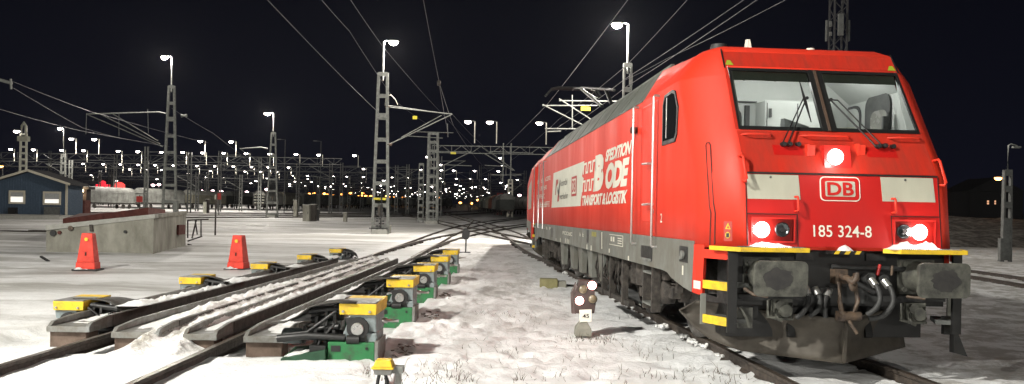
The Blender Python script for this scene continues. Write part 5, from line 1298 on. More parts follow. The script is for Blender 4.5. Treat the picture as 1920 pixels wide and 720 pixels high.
loco = empty('locomotive', (LOCO_O.x, LOCO_O.y, 0), math.atan2(LXD.y, LXD.x), 'red electric locomotive with white haulage lettering, three bright headlamps and a brown snow plough', 'locomotive')
def common(parent):
    MB().box(-8.4, 8.4, -1.40, 1.40, 1.29, 1.328).build('underfloor_bounce_cover', M['under'], parent)  # dark plate added to stop red bounce off the body underside
    body = make_body(parent); make_skirts(parent)
    bogie(parent, 5.22); bogie(parent, -5.22)
    for sx in (1, -1):
        buffers(parent, sx); headstock_and_dark_fill(parent, sx); plough(parent, sx)
        for s in (-1, 1): ladder(parent, sx, s); platform(parent, sx, s)
    b = MB(); b.box(-2.1, 2.2, -1.25, 1.25, .32, .974); b.build('underfloor_tank', M['under'], parent, bevel=.04)
    b = MB()
    for x in (-2.6, -1.0, .2, 1.4, 2.6):
        for s in (-1, 1): b.hexa([(x - .18, s * 1.30, .42), (x + .18, s * 1.30, .42), (x + .18, s * 1.40, .42), (x - .18, s * 1.40, .42)], [(x - .3, s * 1.30, .974), (x + .3, s * 1.30, .974), (x + .3, s * 1.42, .974), (x - .3, s * 1.42, .974)])
    b.build('underfloor_panel', M['skirt'], parent)
    for sx in (1, -1):
        for s in (-1, 1):
            b = MB()
            for z in (.42, .86): b.box(*sorted((sx * 6.05, sx * 6.5)), *sorted((s * 1.30, s * 1.47)), z, z + .03)
            b.build('cab_step', M['steel'], parent); b = MB()
            for x in (6.03, 6.52): b.box(*sorted((sx * (x - .03), sx * (x + .02))), *sorted((s * 1.34, s * 1.46)), .34, .98)
            b.build('step_frame', M['under'], parent)
    return body
common(loco)
# gray strips: cables and pipes hanging below the side sill
b = MB(); r_ = random.Random(4)
for _ in range(26):
    x = r_.uniform(2.0, 4.2); b.tube([(x, -1.36, .98), (x + r_.uniform(-.25, .25), -1.40, r_.uniform(.5, .7)), (x + r_.uniform(-.5, .5), -1.30, r_.uniform(.25, .5))], r_.uniform(.01, .028))
for x in (3.4, 4.4, 2.7): b.box(x, x + .10, -1.42, -1.32, .20, .98)
b.box(2.4, 4.9, -1.40, -1.30, .22, .30)
b.build('pipework', M['under'], loco)
# ---- front
def plate(name, pts, m, parent, off=.006, th=.006):   # pts (L, z) laid on the front face
    lo = [Vector((fx(z) + off - th, L, z)) for L, z in pts]; n = len(lo); hi = [v + Vector((th, 0, 0)) for v in lo]
    b = MB(); b.add(hi, [tuple(range(n))]); b.add(lo + hi, [(i, (i + 1) % n, n + (i + 1) % n, n + i) for i in range(n)])
    return b.build(name, m, parent)
def rrect(y0, y1, z0, z1, r, n=5):
    out = []
    for cy, cz, a0 in ((y1 - r, z1 - r, 0), (y0 + r, z1 - r, 90), (y0 + r, z0 + r, 180), (y1 - r, z0 + r, 270)):
        for q in range(n): a = math.radians(a0 + q * 90 / (n - 1)); out.append((cy + r * math.cos(a), cz + r * math.sin(a)))
    return out
fp = plate('front_panel', [(-1.085, 1.37), (1.085, 1.37), (1.085, 1.75), (1.085, 2.145), (-1.085, 2.145), (-1.085, 1.75)], M['redpanel'], loco, .008)
up_ = MB()
zz = [2.175, 2.4, 2.648]
up_.add([(fx(z) + .006, L, z) for z in zz for L in (-1.085, 1.085)], [(0, 1, 3, 2), (2, 3, 5, 4)]); up_.build('upper_front_panel', M['redfront'], loco)
rl_ = MB(); rl_.add([(fx(z) + .004, L, z) for z in (3.47, 3.66) for L in (-1.055, 1.055)], [(0, 1, 3, 2)]); rl_.build('roof_front_panel', M['redfront'], loco)
b = MB()
for s in (-1, 1): b.bar((fx(3.44) + .004, s * 1.068, 3.44), (fx(3.68) + .004, s * 1.06, 3.69), .014, .012); b.bar((fx(1.4) + .012, s * .53, 1.36), (fx(1.72) + .012, s * .53, 1.72), .006, .008); b.bar((fx(1.72) + .012, s * .53, 1.715), (fx(1.72) + .012, s * 1.085, 1.715), .006, .008); b.bar((fx(1.4) + .011, s * 1.088, 1.38), (fx(2.14) + .011, s * 1.088, 2.15), .008, .008)
b.bar((8.96, -1.085, 2.160), (8.96, 1.085, 2.160), .01, .018)
b.build('panel_gap', M['blackp'], loco)
for y0, y1, dl in ((-1.083, -.50, .02), (.43, 1.03, .02)):
    p = plate('white_panel', [(y0 + .012, 1.876), (y1 + .015, 1.876), (y1, 2.142), (y0, 2.142)], M['whitep'], loco, .013)
    c = (y0 + y1) / 2; MB().lathe([(.013, 0), (.013, .006)], (fx(2.12) + .014, c - .02, 2.115), 'x', 10).build('screw', M['steeld'], p)
# square emblem
e0 = plate('emblem', rrect(-.262, .190, 1.868, 2.135, .05), M['letter'], loco, .014); plate('emblem_band', rrect(-.250, .178, 1.879, 2.124, .042), M['redpanel'], e0, .017)
plate('emblem_field', rrect(-.205, .133, 1.918, 2.086, .018), M['whitep'], e0, .020)
def ftext(s, y0, y1, z0, z1, m, parent, off=.022, **k): return text('lettering', s, [(fx(z0) + off, y0, z0), (fx(z0) + off, y1, z0), (fx(z1) + off, y1, z1), (fx(z1) + off, y0, z1)], m, parent, **k)
ftext('DB', -.185, .113, 1.930, 2.074, M['redpanel'], e0, .024, bold=.028)
ftext('185 324-8', -.353, .300, 1.478, 1.605, M['letter'], fp, .012, bold=.006)
# headlamps
for s, y0, y1 in ((-1, -1.035, -.59), (1, .553, .99)):
    h = bpy.data.objects.new('headlight', None); COL.objects.link(h); h.parent = loco
    b = MB(); z0, z1 = 1.428, 1.66; X0 = fx(z0)
    for a, c, d, e in ((y0 - .02, y1 + .02, z0 - .02, z0), (y0 - .02, y1 + .02, z1, z1 + .02), (y0 - .02, y0, z0, z1), (y1, y1 + .02, z0, z1)): b.box(X0 - .04, X0 + .03, a, c, d, e)
    b.build('lamp_frame', M['blackp'] if False else M['redlamp'], h)
    MB().box(X0 - .03, X0 + .010, y0, y1, z0, z1).build('lamp_bowl', M['redlamp'], h)
    cb = -.931 if s < 0 else .836; cd = -.712 if s < 0 else .650
    MB().lathe([(.086, .012), (.080, .026), (.05, .036), (.01, .04)], (X0, cb, 1.545), 'x', 24).build('lit_lens', M['head_on'], h)
    MB().lathe([(.080, .012), (.080, .030), (.066, .030), (.03, .014)], (X0, cd, 1.55), 'x', 24).build('dull_lens', M['dull'], h)
    MB().lathe([(.02, 0), (.024, .03)], (X0 + .014, cd, 1.55), 'x', 10).build('bulb', M['blackp'], h)
    MB().add([(X0 + .032, y0, z0), (X0 + .032, y1, z0), (X0 + .032, y1, z1), (X0 + .032, y0, z1)], [(0, 1, 2, 3)]).build('cover_glass', M['glass'], h)
    point(h, (X0 + .22, cb, 1.545), 5, (1, .85, .8), .05)
h = bpy.data.objects.new('top_headlight', None); COL.objects.link(h); h.parent = loco
q0, q1 = onface(1541, 277), onface(1590, 312); y0, y1, z0, z1 = q0.y, q1.y, q1.z, q0.z; X0 = fx(z0) + .01
b = MB(); b.hexa([(X0 - .2, y0 - .03, z0 - .03), (X0 + .01, y0 - .03, z0 - .03), (X0 + .01, y1 + .03, z0 - .03), (X0 - .2, y1 + .03, z0 - .03)], [(X0 - .2, y0 - .03, z1 + .02), (X0 - .03, y0 - .03, z1 + .02), (X0 - .03, y1 + .03, z1 + .02), (X0 - .2, y1 + .03, z1 + .02)]); b.build('lamp_housing', M['redlamp'], h)
MB().lathe([(.088, .0), (.082, .02), (.05, .035), (.01, .04)], (X0 + .0, (y0 + y1) / 2 - .03, (z0 + z1) / 2 - .005), 'x', 24, 1, 1).build('lit_lens', M['head_on'], h)
point(h, (X0 + .25, (y0 + y1) / 2, (z0 + z1) / 2), 6, (1, .88, .85), .05)
b = MB()
for x, y in ((1517, 283), (1611, 282)): q = onface(x, y); b.box(q.x - .02, q.x + .05, q.y - .045, q.y - .02, q.z - .06, q.z + .07); b.box(q.x - .02, q.x + .04, q.y - .03, q.y + .05, q.z - .055, q.z + .06)
b.build('lamp_lug', M['red'], loco)
for x0, x1 in ((1450, 1505), (1623, 1679)):
    q0, q1 = onface(x0, 284), onface(x1, 284); plate('wiper_recess', [(q0.y, 2.37), (q1.y, 2.37), (q1.y, 2.485), (q0.y, 2.485)], M['redpanel'], loco, .009)
# handrails
def rail_h(pts, m=None, r=.011): MB().tube(pts, r, 8).build('handrail', m or M['red'], loco)
for s in (-1, 1):
    y = s * 1.115; rail_h([(fx(2.35), y, 2.345), (fx(2.35) + .09, y, 2.355), (fx(2.33) + .11, y, 2.33), (fx(2.09) + .11, y, 2.09), (fx(2.07) + .09, y, 2.062), (fx(2.07), y, 2.07)], None, .015)
    y = s * .545; rail_h([(fx(1.9), y, 1.905), (fx(1.9) + .08, y, 1.905), (fx(1.9) + .09, y + s * .0, 1.89), (fx(1.77) + .09, y, 1.765), (fx(1.75) + .08, y, 1.752), (fx(1.75), y, 1.752)], None, .012)
for ya, yb_ in ((-1.04, -.70), (-.36, .20), (.66, 1.04)):
    X_ = fx(2.60); rail_h([(X_, ya, 2.60), (X_ + .06, ya + .03, 2.60), (X_ + .07, ya + .06, 2.602), (X_ + .07, yb_ - .06, 2.602), (X_ + .06, yb_ - .03, 2.60), (X_, yb_, 2.60)], None, .011)
# windscreens
for s, a0, a1, b0, b1 in ((-1, -1.035, -.082, -1.005, -.065), (1, .075, 1.035, .090, 1.02)):
    wd = bpy.data.objects.new('windscreen', None); COL.objects.link(wd); wd.parent = loco
    def wp(y, z, off): return Vector((fx(z) + off, y, z))
    zb_, zt_ = 2.705, 3.405
    gl = MB(); gl.add([wp(a0, zb_, .004), wp(a1, zb_, .004), wp(b1, zt_, .004), wp(b0, zt_, .004)], [(0, 1, 2, 3)]); gl.build('pane', M['glass'], wd)
    ot = [(a0 - .028, 2.662), (a1 + .0, 2.662), (b1 + .0, 3.442), (b0 - .028, 3.442)] if s < 0 else [(a0, 2.662), (a1 + .028, 2.662), (b1 + .028, 3.442), (b0, 3.442)]
    inn = [(a0, zb_), (a1, zb_), (b1, zt_), (b0, zt_)]
    fr = MB(); P0_ = [wp(y, z, .012) for y, z in ot]; P1_ = [wp(y, z, .012) for y, z in inn]; P2_ = [wp(y, z, -.02) for y, z in inn]
    fr.add(P0_ + P1_ + P2_, [(i, (i + 1) % 4, 4 + (i + 1) % 4, 4 + i) for i in range(4)] + [(4 + i, 4 + (i + 1) % 4, 8 + (i + 1) % 4, 8 + i) for i in range(4)])
    fr.build('frame', M['blackp'], wd)
    bl = MB(); bl.add([wp(b0, 3.29, -.05), wp(b1, 3.29, -.05), wp(b1, 3.42, -.03), wp(b0, 3.42, -.03)], [(0, 1, 2, 3)]); bl.build('sun_blind', M['cabdark'] if False else M['blindm'], wd)
    sb = MB(); e_ = .03 if s < 0 else -.03; sb.add([wp(a0 + (.0 if s < 0 else 0) + .005, zb_, -.015), wp(a0 + .03, zb_, -.015), wp(b0 + .03, zt_, -.015), wp(b0 + .005, zt_, -.015)], [(0, 1, 2, 3)]); sb.build('seal', M['skirt'], wd)
b = MB(); b.hexa([wp(-.085, 2.662, -.03), wp(.078, 2.662, -.03), wp(.078, 2.662, .022), wp(-.085, 2.662, .022)], [wp(-.068, 3.442, -.03), wp(.093, 3.442, -.03), wp(.093, 3.442, .022), wp(-.068, 3.442, .022)])
b.build('centre_pillar', M['blackp'], loco); MB().bar(wp(-.01, 2.67, .03), wp(.01, 3.43, .03), .03, .012).build('pillar_strip', mat('brown_pillar_strip', (.09, .06, .045), .3), loco)
# wipers
def wiper(base, knee, tip0, tip1, b2, k2):
    w_ = bpy.data.objects.new('wiper', None); COL.objects.link(w_); w_.parent = loco; F = lambda p, o: onface(p[0], p[1], o)
    MB().tube([F(base, .07), F(knee, .05)], .010, 6).tube([F(b2, .07), F(k2, .05)], .008, 6).build('wiper_arm', M['blackp'], w_)
    c = F(knee, .05); MB().lathe([(.02, -.02), (.02, .02)], c, 'x', 10).tube([F(knee, .05), F(k2, .05)], .009).build('wiper_joint', M['blackp'], w_)
    m_ = tuple((a + c_) / 2 for a, c_ in zip(tip0, tip1)); MB().hexa([F(tip0, .02) + Vector((0, -.006, 0)), F(tip0, .02) + Vector((0, .006, 0)), F(tip0, .05) + Vector((0, .006, 0)), F(tip0, .05) + Vector((0, -.006, 0))], [F(m_, .02) + Vector((0, -.02, 0)), F(m_, .02) + Vector((0, .02, 0)), F(m_, .06) + Vector((0, .02, 0)), F(m_, .06) + Vector((0, -.02, 0))]).hexa([F(m_, .02) + Vector((0, -.02, 0)), F(m_, .02) + Vector((0, .02, 0)), F(m_, .06) + Vector((0, .02, 0)), F(m_, .06) + Vector((0, -.02, 0))], [F(tip1, .02) + Vector((0, -.006, 0)), F(tip1, .02) + Vector((0, .006, 0)), F(tip1, .05) + Vector((0, .006, 0)), F(tip1, .05) + Vector((0, -.006, 0))]).build('wiper_blade', M['black'], w_)
    bb = MB()
    for p in (base, b2): q = F(p, .0); bb.lathe([(.028, -.01), (.028, .07), (.018, .09)], q, 'x', 10)
    bb.build('wiper_spindle', M['blackp'], w_)
wiper((1477, 271), (1512, 184), (1499, 152), (1521, 229), (1466, 271), (1507, 183))
wiper((1643, 275), (1557, 187), (1543, 157), (1566, 234), (1655, 274), (1571, 188))
MB().lathe([(.025, -.01), (.025, .06)], onface(1494, 271), 'x', 10).lathe([(.025, -.01), (.025, .06)], onface(1671, 275), 'x', 10).build('washer_nozzle', M['blackp'], loco)
# cab interior
cab = bpy.data.objects.new('cab_interior', None); COL.objects.link(cab); cab.parent = loco
bx0, zf = 6.45, 2.2
b = MB(); b.add([(bx0, -1.38, zf), (bx0, 1.38, zf), (bx0, 1.38, 3.3), (bx0, 1.0, 3.62), (bx0, -1.0, 3.62), (bx0, -1.38, 3.3)], [tuple(range(6))]); b.build('back_wall', M['cabwall'], cab)
b = MB(); b.add([(bx0, -1.0, 3.62), (bx0, 1.0, 3.62), (8.05, 1.0, 3.60), (8.05, -1.0, 3.60), (bx0, -1.38, 3.3), (7.65, -1.38, 3.3), (bx0, 1.38, 3.3), (7.65, 1.38, 3.3), (8.13, -1.03, 3.46), (8.13, 1.03, 3.46)], [(0, 1, 2, 3), (0, 3, 5, 4), (1, 6, 7, 2), (3, 2, 9, 8)]); b.build('ceiling', M['cabwall'], cab)
for s in (-1, 1):
    b = MB(); b.add([(bx0, s * 1.38, zf), (8.15, s * 1.38, zf), (7.65, s * 1.38, 3.3), (bx0, s * 1.38, 3.3), (8.90, s * 1.06, zf), (8.18, s * 1.03, 3.46)], [(0, 1, 2, 3), (1, 4, 5, 2)]); b.build('side_wall', M['cabwall'], cab)
MB().box(bx0, 8.6, -1.37, 1.37, zf - .02, zf).build('floor', M['cabdark'], cab)
q = bx0 + .01
b = MB(); b.box(q, q + .35, .0, .95, zf, 3.29); b.build('white_cabinet', M['cabwall'], cab, bevel=.015)
b = MB(); b.box(q + .352, q + .356, .02, .03, zf, 3.25); b.box(q + .352, q + .358, .45, .46, zf, 3.25); b.box(q + .35, q + .38, .05, .08, 3.05, 3.17); b.box(q, q + .05, -.16, -.10, zf, 3.25); b.box(q, q + .06, -1.2, .0, 3.295, 3.31); b.build('cabinet_trim', M['cabdark'], cab)
b = MB(); P_ = rrect(-1.05, -.20, zf, 3.23, .14); b.prism([(q + .005, y, z) for y, z in P_], (.012, 0, 0)); b.build('cab_door_frame', M['cabdark'], cab)
b = MB(); P_ = rrect(-1.01, -.24, zf, 3.19, .12); b.prism([(q + .018, y, z) for y, z in P_], (.01, 0, 0)); b.build('cab_door_leaf', M['cabwall'], cab)
b = MB()
for k in range(4): b.box(q + .03, q + .04, -1.0 + k * .2, -.90 + k * .2, 3.245, 3.275)
b.build('hazard_tape', M['orange'], cab)
# right wall door and window (seen through the right screen)
b = MB(); P_ = rrect(6.05, 6.80, zf, 3.27, .15); b.prism([(x, 1.36, z) for x, z in P_], (0, .012, 0)); b.build('side_door_frame', M['cabdark'], cab)
b = MB(); P_ = rrect(6.09, 6.76, zf, 3.23, .13); b.prism([(x, 1.350, z) for x, z in P_], (0, .009, 0)); b.build('side_door_leaf', M['cabwall'], cab)
b = MB(); P_ = rrect(6.93, 7.54, 2.48, 3.34, .16); b.prism([(x, 1.35, z) for x, z in P_], (0, .015, 0)); b.build('side_window_frame', M['cabdark'], cab)
b = MB(); P_ = rrect(7.08, 7.48, 2.55, 3.12, .11); b.prism([(x, 1.343, z) for x, z in P_], (0, .006, 0)); b.build('side_window_pane', mat('pale_grey_pane', (.30, .29, .27), .25, 0, .2, 3), cab)  # pane coloured pale grey
b = MB(); b.tube([(7.6, 1.3, 2.6), (7.6, 1.3, 3.05)], .03); b.box(7.58, 7.62, 1.22, 1.28, 2.68, 3.0); b.build('black_handset', M['cabdark'], cab)
# driver desk, monitors, lamp tubes
b = MB(); b.hexa([(7.85, -1.05, zf), (8.58, -1.05, zf), (8.58, 1.05, zf), (7.85, 1.05, zf)], [(7.85, -1.05, 2.62), (8.60, -1.05, 2.70), (8.60, 1.05, 2.70), (7.85, 1.05, 2.62)]); b.build('desk', M['cabgrey'], cab)
a, c = onX(1468, 240, 8.2), onX(1515, 222, 8.2)
MB().hexa([(8.05, -.34, 2.60), (8.25, -.34, 2.60), (8.25, .02, 2.60), (8.05, .02, 2.60)], [(8.02, -.30, 2.87), (8.12, -.30, 2.87), (8.12, .0, 2.78), (8.02, .0, 2.78)]).build('monitor', M['cabgrey'], cab)
MB().hexa([(8.2, .15, 2.62), (8.4, .15, 2.62), (8.4, .5, 2.62), (8.2, .5, 2.62)], [(8.2, .18, 2.74), (8.35, .18, 2.74), (8.35, .45, 2.76), (8.2, .45, 2.76)]).build('papers', M['letter'], cab)
MB().box(7.2, 7.27, -.35, .2, 3.56, 3.58).build('ceiling_tube', M['cablamp'], cab)
MB().box(7.2, 7.27, .55, 1.0, 3.57, 3.59).build('ceiling_tube', M['cablamp'], cab)
b = MB()
for y in (-1.0, -.6, -.2, .25, .7): b.box(6.5, 7.9, y, y + .01, 3.596, 3.61)
b.box(7.6, 7.62, -1, 1, 3.59, 3.605); b.box(6.9, 6.92, -1, 1, 3.59, 3.605); b.build('ceiling_joint', M['cabgrey'], cab)
point(cab, (7.45, -.5, 3.4), 20, (1, .99, .95), .12); point(cab, (7.4, .6, 3.4), 17, (1, .99, .95), .12)
# warning stickers on the chamfer
st = bpy.data.objects.new('warning_sticker', None); COL.objects.link(st); st.parent = loco
def chq(x, y, off=.004):    # photo point on the near chamfer
    best = None
    z = 1.6
    for _ in range(6):
        lo, hi = 0.0, 1.0
        for _k in range(30):
            m_ = (lo + hi) / 2; q = cham(m_, z, -1, off); W_ = LOCO_O + LXD * q.x + LYD * q.y; W_.z = z
            u = W_.x / W_.y; v = -(W_.z - CH) / W_.y; cr, sr = math.cos(ROLL), math.sin(ROLL); px = 960 + FP * (u * cr - v * sr)
            if px < x: lo = m_
            else: hi = m_
        py = HY + FP * (u * sr + v * cr); z -= (y - py) * W_.y / FP
    return cham(m_, z, -1, off)
MB().add([chq(1357, 452), chq(1373, 452), chq(1373, 415), chq(1357, 415)], [(0, 1, 2, 3)]).build('sticker_ground', M['redfront'], st)
MB().add([chq(1359.5, 429, .007), chq(1370, 430, .007), chq(1365, 418, .007)], [(0, 1, 2)]).build('triangle', M['orange'] if False else M['yellow'], st)
MB().add([chq(1362.5, 428, .009), chq(1367.5, 428.3, .009), chq(1365, 421.5, .009)], [(0, 1, 2)]).build('triangle_inside', M['orange'], st)
MB().add([chq(1364.2 + 4.6 * math.cos(a), 441 + 6 * math.sin(a), .007) for a in [2 * math.pi * k / 14 for k in range(14)]], [tuple(range(14))]).build('round_sign', M['yellow'], st)
MB().add([chq(x, y, .009) for x, y in ((1361.5, 445), (1367, 445), (1367, 437), (1361.5, 437))], [(0, 1, 2, 3)]).build('round_sign_mark', M['blackp'], st)
def groove(pts, name='body_groove', r=.008):
    MB().tube([chq(x, y, .002) for x, y in pts], r, 5).build(name, M['rustred'], loco)
groove([(1323.5, 272), (1325, 268), (1330, 267.5), (1332, 272), (1334.5, 320), (1337.5, 380), (1341, 400), (1340, 458)])
groove([(1323.5, 272), (1327, 330), (1330, 385), (1333, 400), (1331, 460)])
# ---- near side
def sp(x, y, off=.003): q = onside(x, y); return Vector((q.x, -1.49 - off, q.z))
def sideplate(name, pts, m, parent, off=.004): b = MB(); b.add([Vector((x, -1.488 - off, z)) for x, z in pts], [tuple(range(len(pts)))]); return b.build(name, m, parent)
def stext(s, x0, x1, z0, z1, m, parent, off=.006, sk=0.0, **k):   # reading left (rear) to right (front)
    return text('lettering', s, [(x0, -1.488 - off, z0), (x1, -1.488 - off, z0), (x1 + sk, -1.488 - off, z1), (x0 + sk, -1.488 - off, z1)], m, parent, **k)
wp_ = sideplate('white_banner', [(-4.30, 1.868), (.60, 1.868), (.60, 1.95), (.93, 2.45), (.72, 2.50), (.98, 2.807), (-3.98, 2.807)], M['white'], loco)
stext('SPEDITION', 3.20, 5.18, 2.635, 2.85, M['letter'], loco, sk=.14, bold=.045, spacing=.92)
stext('ODE', 3.18, 4.98, 2.14, 2.60, M['letter'], loco, sk=.2, bold=.06, spacing=.9)
stext('B', 2.05, 3.02, 2.135, 2.82, M['letter'], loco, sk=.22, bold=.075)
stext('TRANSPORT & LOGISTIK', .72, 4.98, 1.87, 2.085, M['letter'], loco, sk=.12, bold=.045, spacing=.9)
# window-grid ornament left of the big B
b = MB(); Yp = -1.494
def hb_(x0, x1, z0, z1, sk=.3): k = lambda z: (z - 2.13) * .30; b.add([(x0 + k(z0), Yp, z0), (x1 + k(z0), Yp, z0), (x1 + k(z1), Yp, z1), (x0 + k(z1), Yp, z1)], [(0, 1, 2, 3)])
for (zl, zh) in ((2.53, 2.76), (2.16, 2.40)):
    x = .72
    for k in range(3):
        hb_(x, x + .10, zl, zh); hb_(x + .10, x + .30, zh - .045, zh); hb_(x + .30, x + .40, zl, zh); hb_(x + .40, x + .52, zl, zl + .045); x += .52
b.build('ornament', M['letter'], loco)
stext('kombi', -2.55, -1.4, 2.40, 2.56, M['blackp'], wp_, .009, bold=.0); stext('verkehr', -2.65, -1.25, 2.07, 2.22, M['blackp'], wp_, .009)
sideplate('figure_red', [(-3.35, 2.42), (-3.0, 2.50), (-3.0, 2.60), (-3.4, 2.60), (-3.55, 2.2), (-3.4, 2.2)], M['redpanel'], wp_, .008); sideplate('figure_black', [(-2.95, 2.30), (-2.6, 2.62), (-2.72, 2.25), (-2.85, 2.12), (-3.1, 2.28), (-3.1, 2.42)], M['blackp'], wp_, .010); sideplate('figure_leg', [(-3.1, 2.02), (-2.8, 2.02), (-2.7, 2.28), (-3.0, 2.25)], M['redpanel'], wp_, .009)
def srr(x0, x1, z0, z1, r): return [(x0 + (y - 0) * (x1 - x0), z) for y, z in rrect(0, 1, z0, z1, r)]
sideplate('emblem_band', srr(-.72, .04, 2.10, 2.55, .04), M['redpanel'], wp_, .008); sideplate('emblem_field', srr(-.62, -.06, 2.155, 2.495, .03), M['white'], wp_, .010)
stext('DB', -.58, -.10, 2.19, 2.46, M['redpanel'], wp_, .012, bold=.03)
for (z0, z1, x0, x1, s_) in ((2.66, 2.78, -7.9, -4.6, 'GÜTERVERKEHR'), (2.45, 2.56, -6.9, -5.3, 'VERBINDET'), (2.20, 2.33, -7.9, -5.9, 'LÜBECK -'), (1.92, 2.07, -7.9, -4.75, 'SKANDINAVIEN')):
    pass
def smear(x0, x1, z0, z1, n, seed):
    """rows of small blocky letters too small to be read in the photo"""
    r_ = random.Random(seed); b = MB(); w_ = (x1 - x0) / n
    for k in range(n):
        if r_.random() < .1: continue
        x = x0 + k * w_; y = -1.493; h_ = z1 - z0
        b.add([(x, y, z0), (x + w_ * .22, y, z0), (x + w_ * .22, y, z1), (x, y, z1)], [(0, 1, 2, 3)])
        for zz_ in r_.sample((0, .42, .82), 2): b.add([(x + w_ * .22, y, z0 + h_ * zz_), (x + w_ * .75, y, z0 + h_ * zz_), (x + w_ * .75, y, z0 + h_ * (zz_ + .17)), (x + w_ * .22, y, z0 + h_ * (zz_ + .17))], [(0, 1, 2, 3)])
        if r_.random() < .5: b.add([(x + w_ * .58, y, z0), (x + w_ * .78, y, z0), (x + w_ * .78, y, z1), (x + w_ * .58, y, z1)], [(0, 1, 2, 3)])
    return b.build('small_lettering', M['letter'], loco)
smear(-7.9, -4.6, 2.66, 2.78, 13, 1); smear(-7.0, -5.2, 2.42, 2.54, 8, 2); smear(-7.9, -5.9, 2.16, 2.30, 7, 3); smear(-7.9, -4.7, 1.90, 2.06, 13, 4)
# sill markings
for (x0, y0, x1, y1, n, sd) in ((1056, 437, 1075, 430, 5, 5), (1025, 428, 1034, 424, 3, 6), (1088, 440, 1096, 434, 3, 7)): 
    q0, q1 = onside(x0, y0), onside(x1, y1); smear(q0.x, q1.x, q0.z - .03, q0.z + .05, n, sd).location.y = -.010
b = MB()
for x, y, h_ in ((1043, 449, .06), (1051, 450, .10), (1061, 451, .11), (1064, 452, .11), (1067, 453, .10), (1101, 463, .10), (1109, 465, .10), (1143, 470, .07), (1179, 484, .07), (1129, 440, .10), (1129, 446, .06), (1129, 452, .06), (1129, 458, .06), (1129, 464, .05)):
    q = onside(x, y); b.box(q.x - .035, q.x + .035, -1.4975, -1.4955, q.z - h_ / 2, q.z + h_ / 2)
q = onside(1281, 506); b.box(q.x - .025, q.x + .025, -1.4975, -1.4955, q.z - .06, q.z + .05)
q0, q1 = onside(1143, 456), onside(1169, 443); x0, x1, z0, z1 = q0.x, q1.x, 1.17, 1.35
for a, c, d, e in ((x0, x1, z0, z0 + .01), (x0, x1, z1 - .01, z1), (x1 - .03, x1, z0, z1), (x0 + .12, x0 + .22, z0 + .06, z1 - .04), (x0 + .3, x0 + .42, z0 + .06, z1 - .04), (x1 - .4, x1 - .1, z0 + .04, z0 + .055), (x1 - .4, x1 - .1, z0 + .08, z0 + .095), (x1 - .4, x1 - .1, z0 + .12, z0 + .135)): b.box(a, c, -1.4975, -1.4955, d, e)
b.build('sill_marking', M['letter'], loco)
q = onside(1116, 439); MB().box(q.x - .35, q.x + .15, -1.497, -1.4955, q.z - .05, q.z + .04).build('faded_mark', mat('faded_yellow_mark', (.28, .26, .06), .6), loco)
for x, y in ((1035, 436), (1102, 443)): q = onside(x, y); MB().box(q.x - .1, q.x + .12, -1.498, -1.4955, q.z - .13, q.z + .13).build('sill_recess', M['blackp'], loco)
# cab door, handrails, steps, side window
b = MB(); x0, x1, z0, z1 = 5.90, 6.78, 1.42, 3.24
for a, c, d, e in ((x0, x0 + .012, z0, z1), (x1, x1 + .012, z0, z1), (x0, x1, z1, z1 + .012)): b.box(a, c, -1.4915, -1.487, d, e)
dr = b.build('cab_door', M['redpanel'], loco)
sideplate('door_leaf', [(x, z) for x, z in srr(6.03, 6.70, 1.60, 3.20, .05)], M['red'], dr, .003)
b = MB()
for y in (308, 384):
    q0 = onside(1215, y); q1 = onside(1225, y - 1); b.tube([(q0.x, -1.57, q0.z), (q1.x + .03, -1.57, q1.z)], .017); b.tube([(q1.x, -1.49, q1.z), (q1.x, -1.57, q1.z)], .02); b.lathe([(.035, 0), (.035, -.02)], (q1.x, -1.49, q1.z - .10), 'y', 10)
b.build('door_handle', M['chrome'], dr)
for X_ in (5.71, 6.875): rail_h([(X_, -1.49, 3.29), (X_, -1.56, 3.29), (X_, -1.57, 3.27), (X_, -1.57, 1.28), (X_, -1.56, 1.26), (X_, -1.49, 1.26)], M['chrome'], .017)
for X_ in (-5.71, -6.875, -8.2): rail_h([(X_, -1.49, 3.25), (X_, -1.57, 3.25), (X_, -1.57, 1.26), (X_, -1.49, 1.26)], M['chrome'], .017)
q = onside(1197.5, 243); MB().lathe([(.05, 0), (.05, -.09), (.03, -.10)], (q.x - .12, -1.49, q.z), 'y', 12).build('side_lamp', M['rustred'], loco)
wo = [(7.07, 2.60), (7.66, 2.60), (7.74, 2.68), (7.78, 3.02), (7.64, 3.24), (7.52, 3.27), (7.16, 3.25), (7.07, 3.14)]
def shrink(pts, k):
    cx_ = sum(p[0] for p in pts) / len(pts); cz_ = sum(p[1] for p in pts) / len(pts); return [(cx_ + (x - cx_) * k, cz_ + (z - cz_) * k) for x, z in pts]
sw = MB().prism([(x, -1.487, z) for x, z in wo], (0, -.018, 0)).build('side_window', M['blackp'], loco, bevel=.004)
MB().prism([(x, -1.508, z) for x, z in shrink(wo, .86)], (0, .002, 0)).build('pane', M['darkpane'], sw)
q = shrink(wo, .86); MB().box(7.28, 7.31, -1.512, -1.5085, 2.68, 3.2).build('sliding_bar', M['chrome'], sw)
stext('2', 7.035, 7.12, 1.59, 1.71, M['letter'], loco, bold=.01)
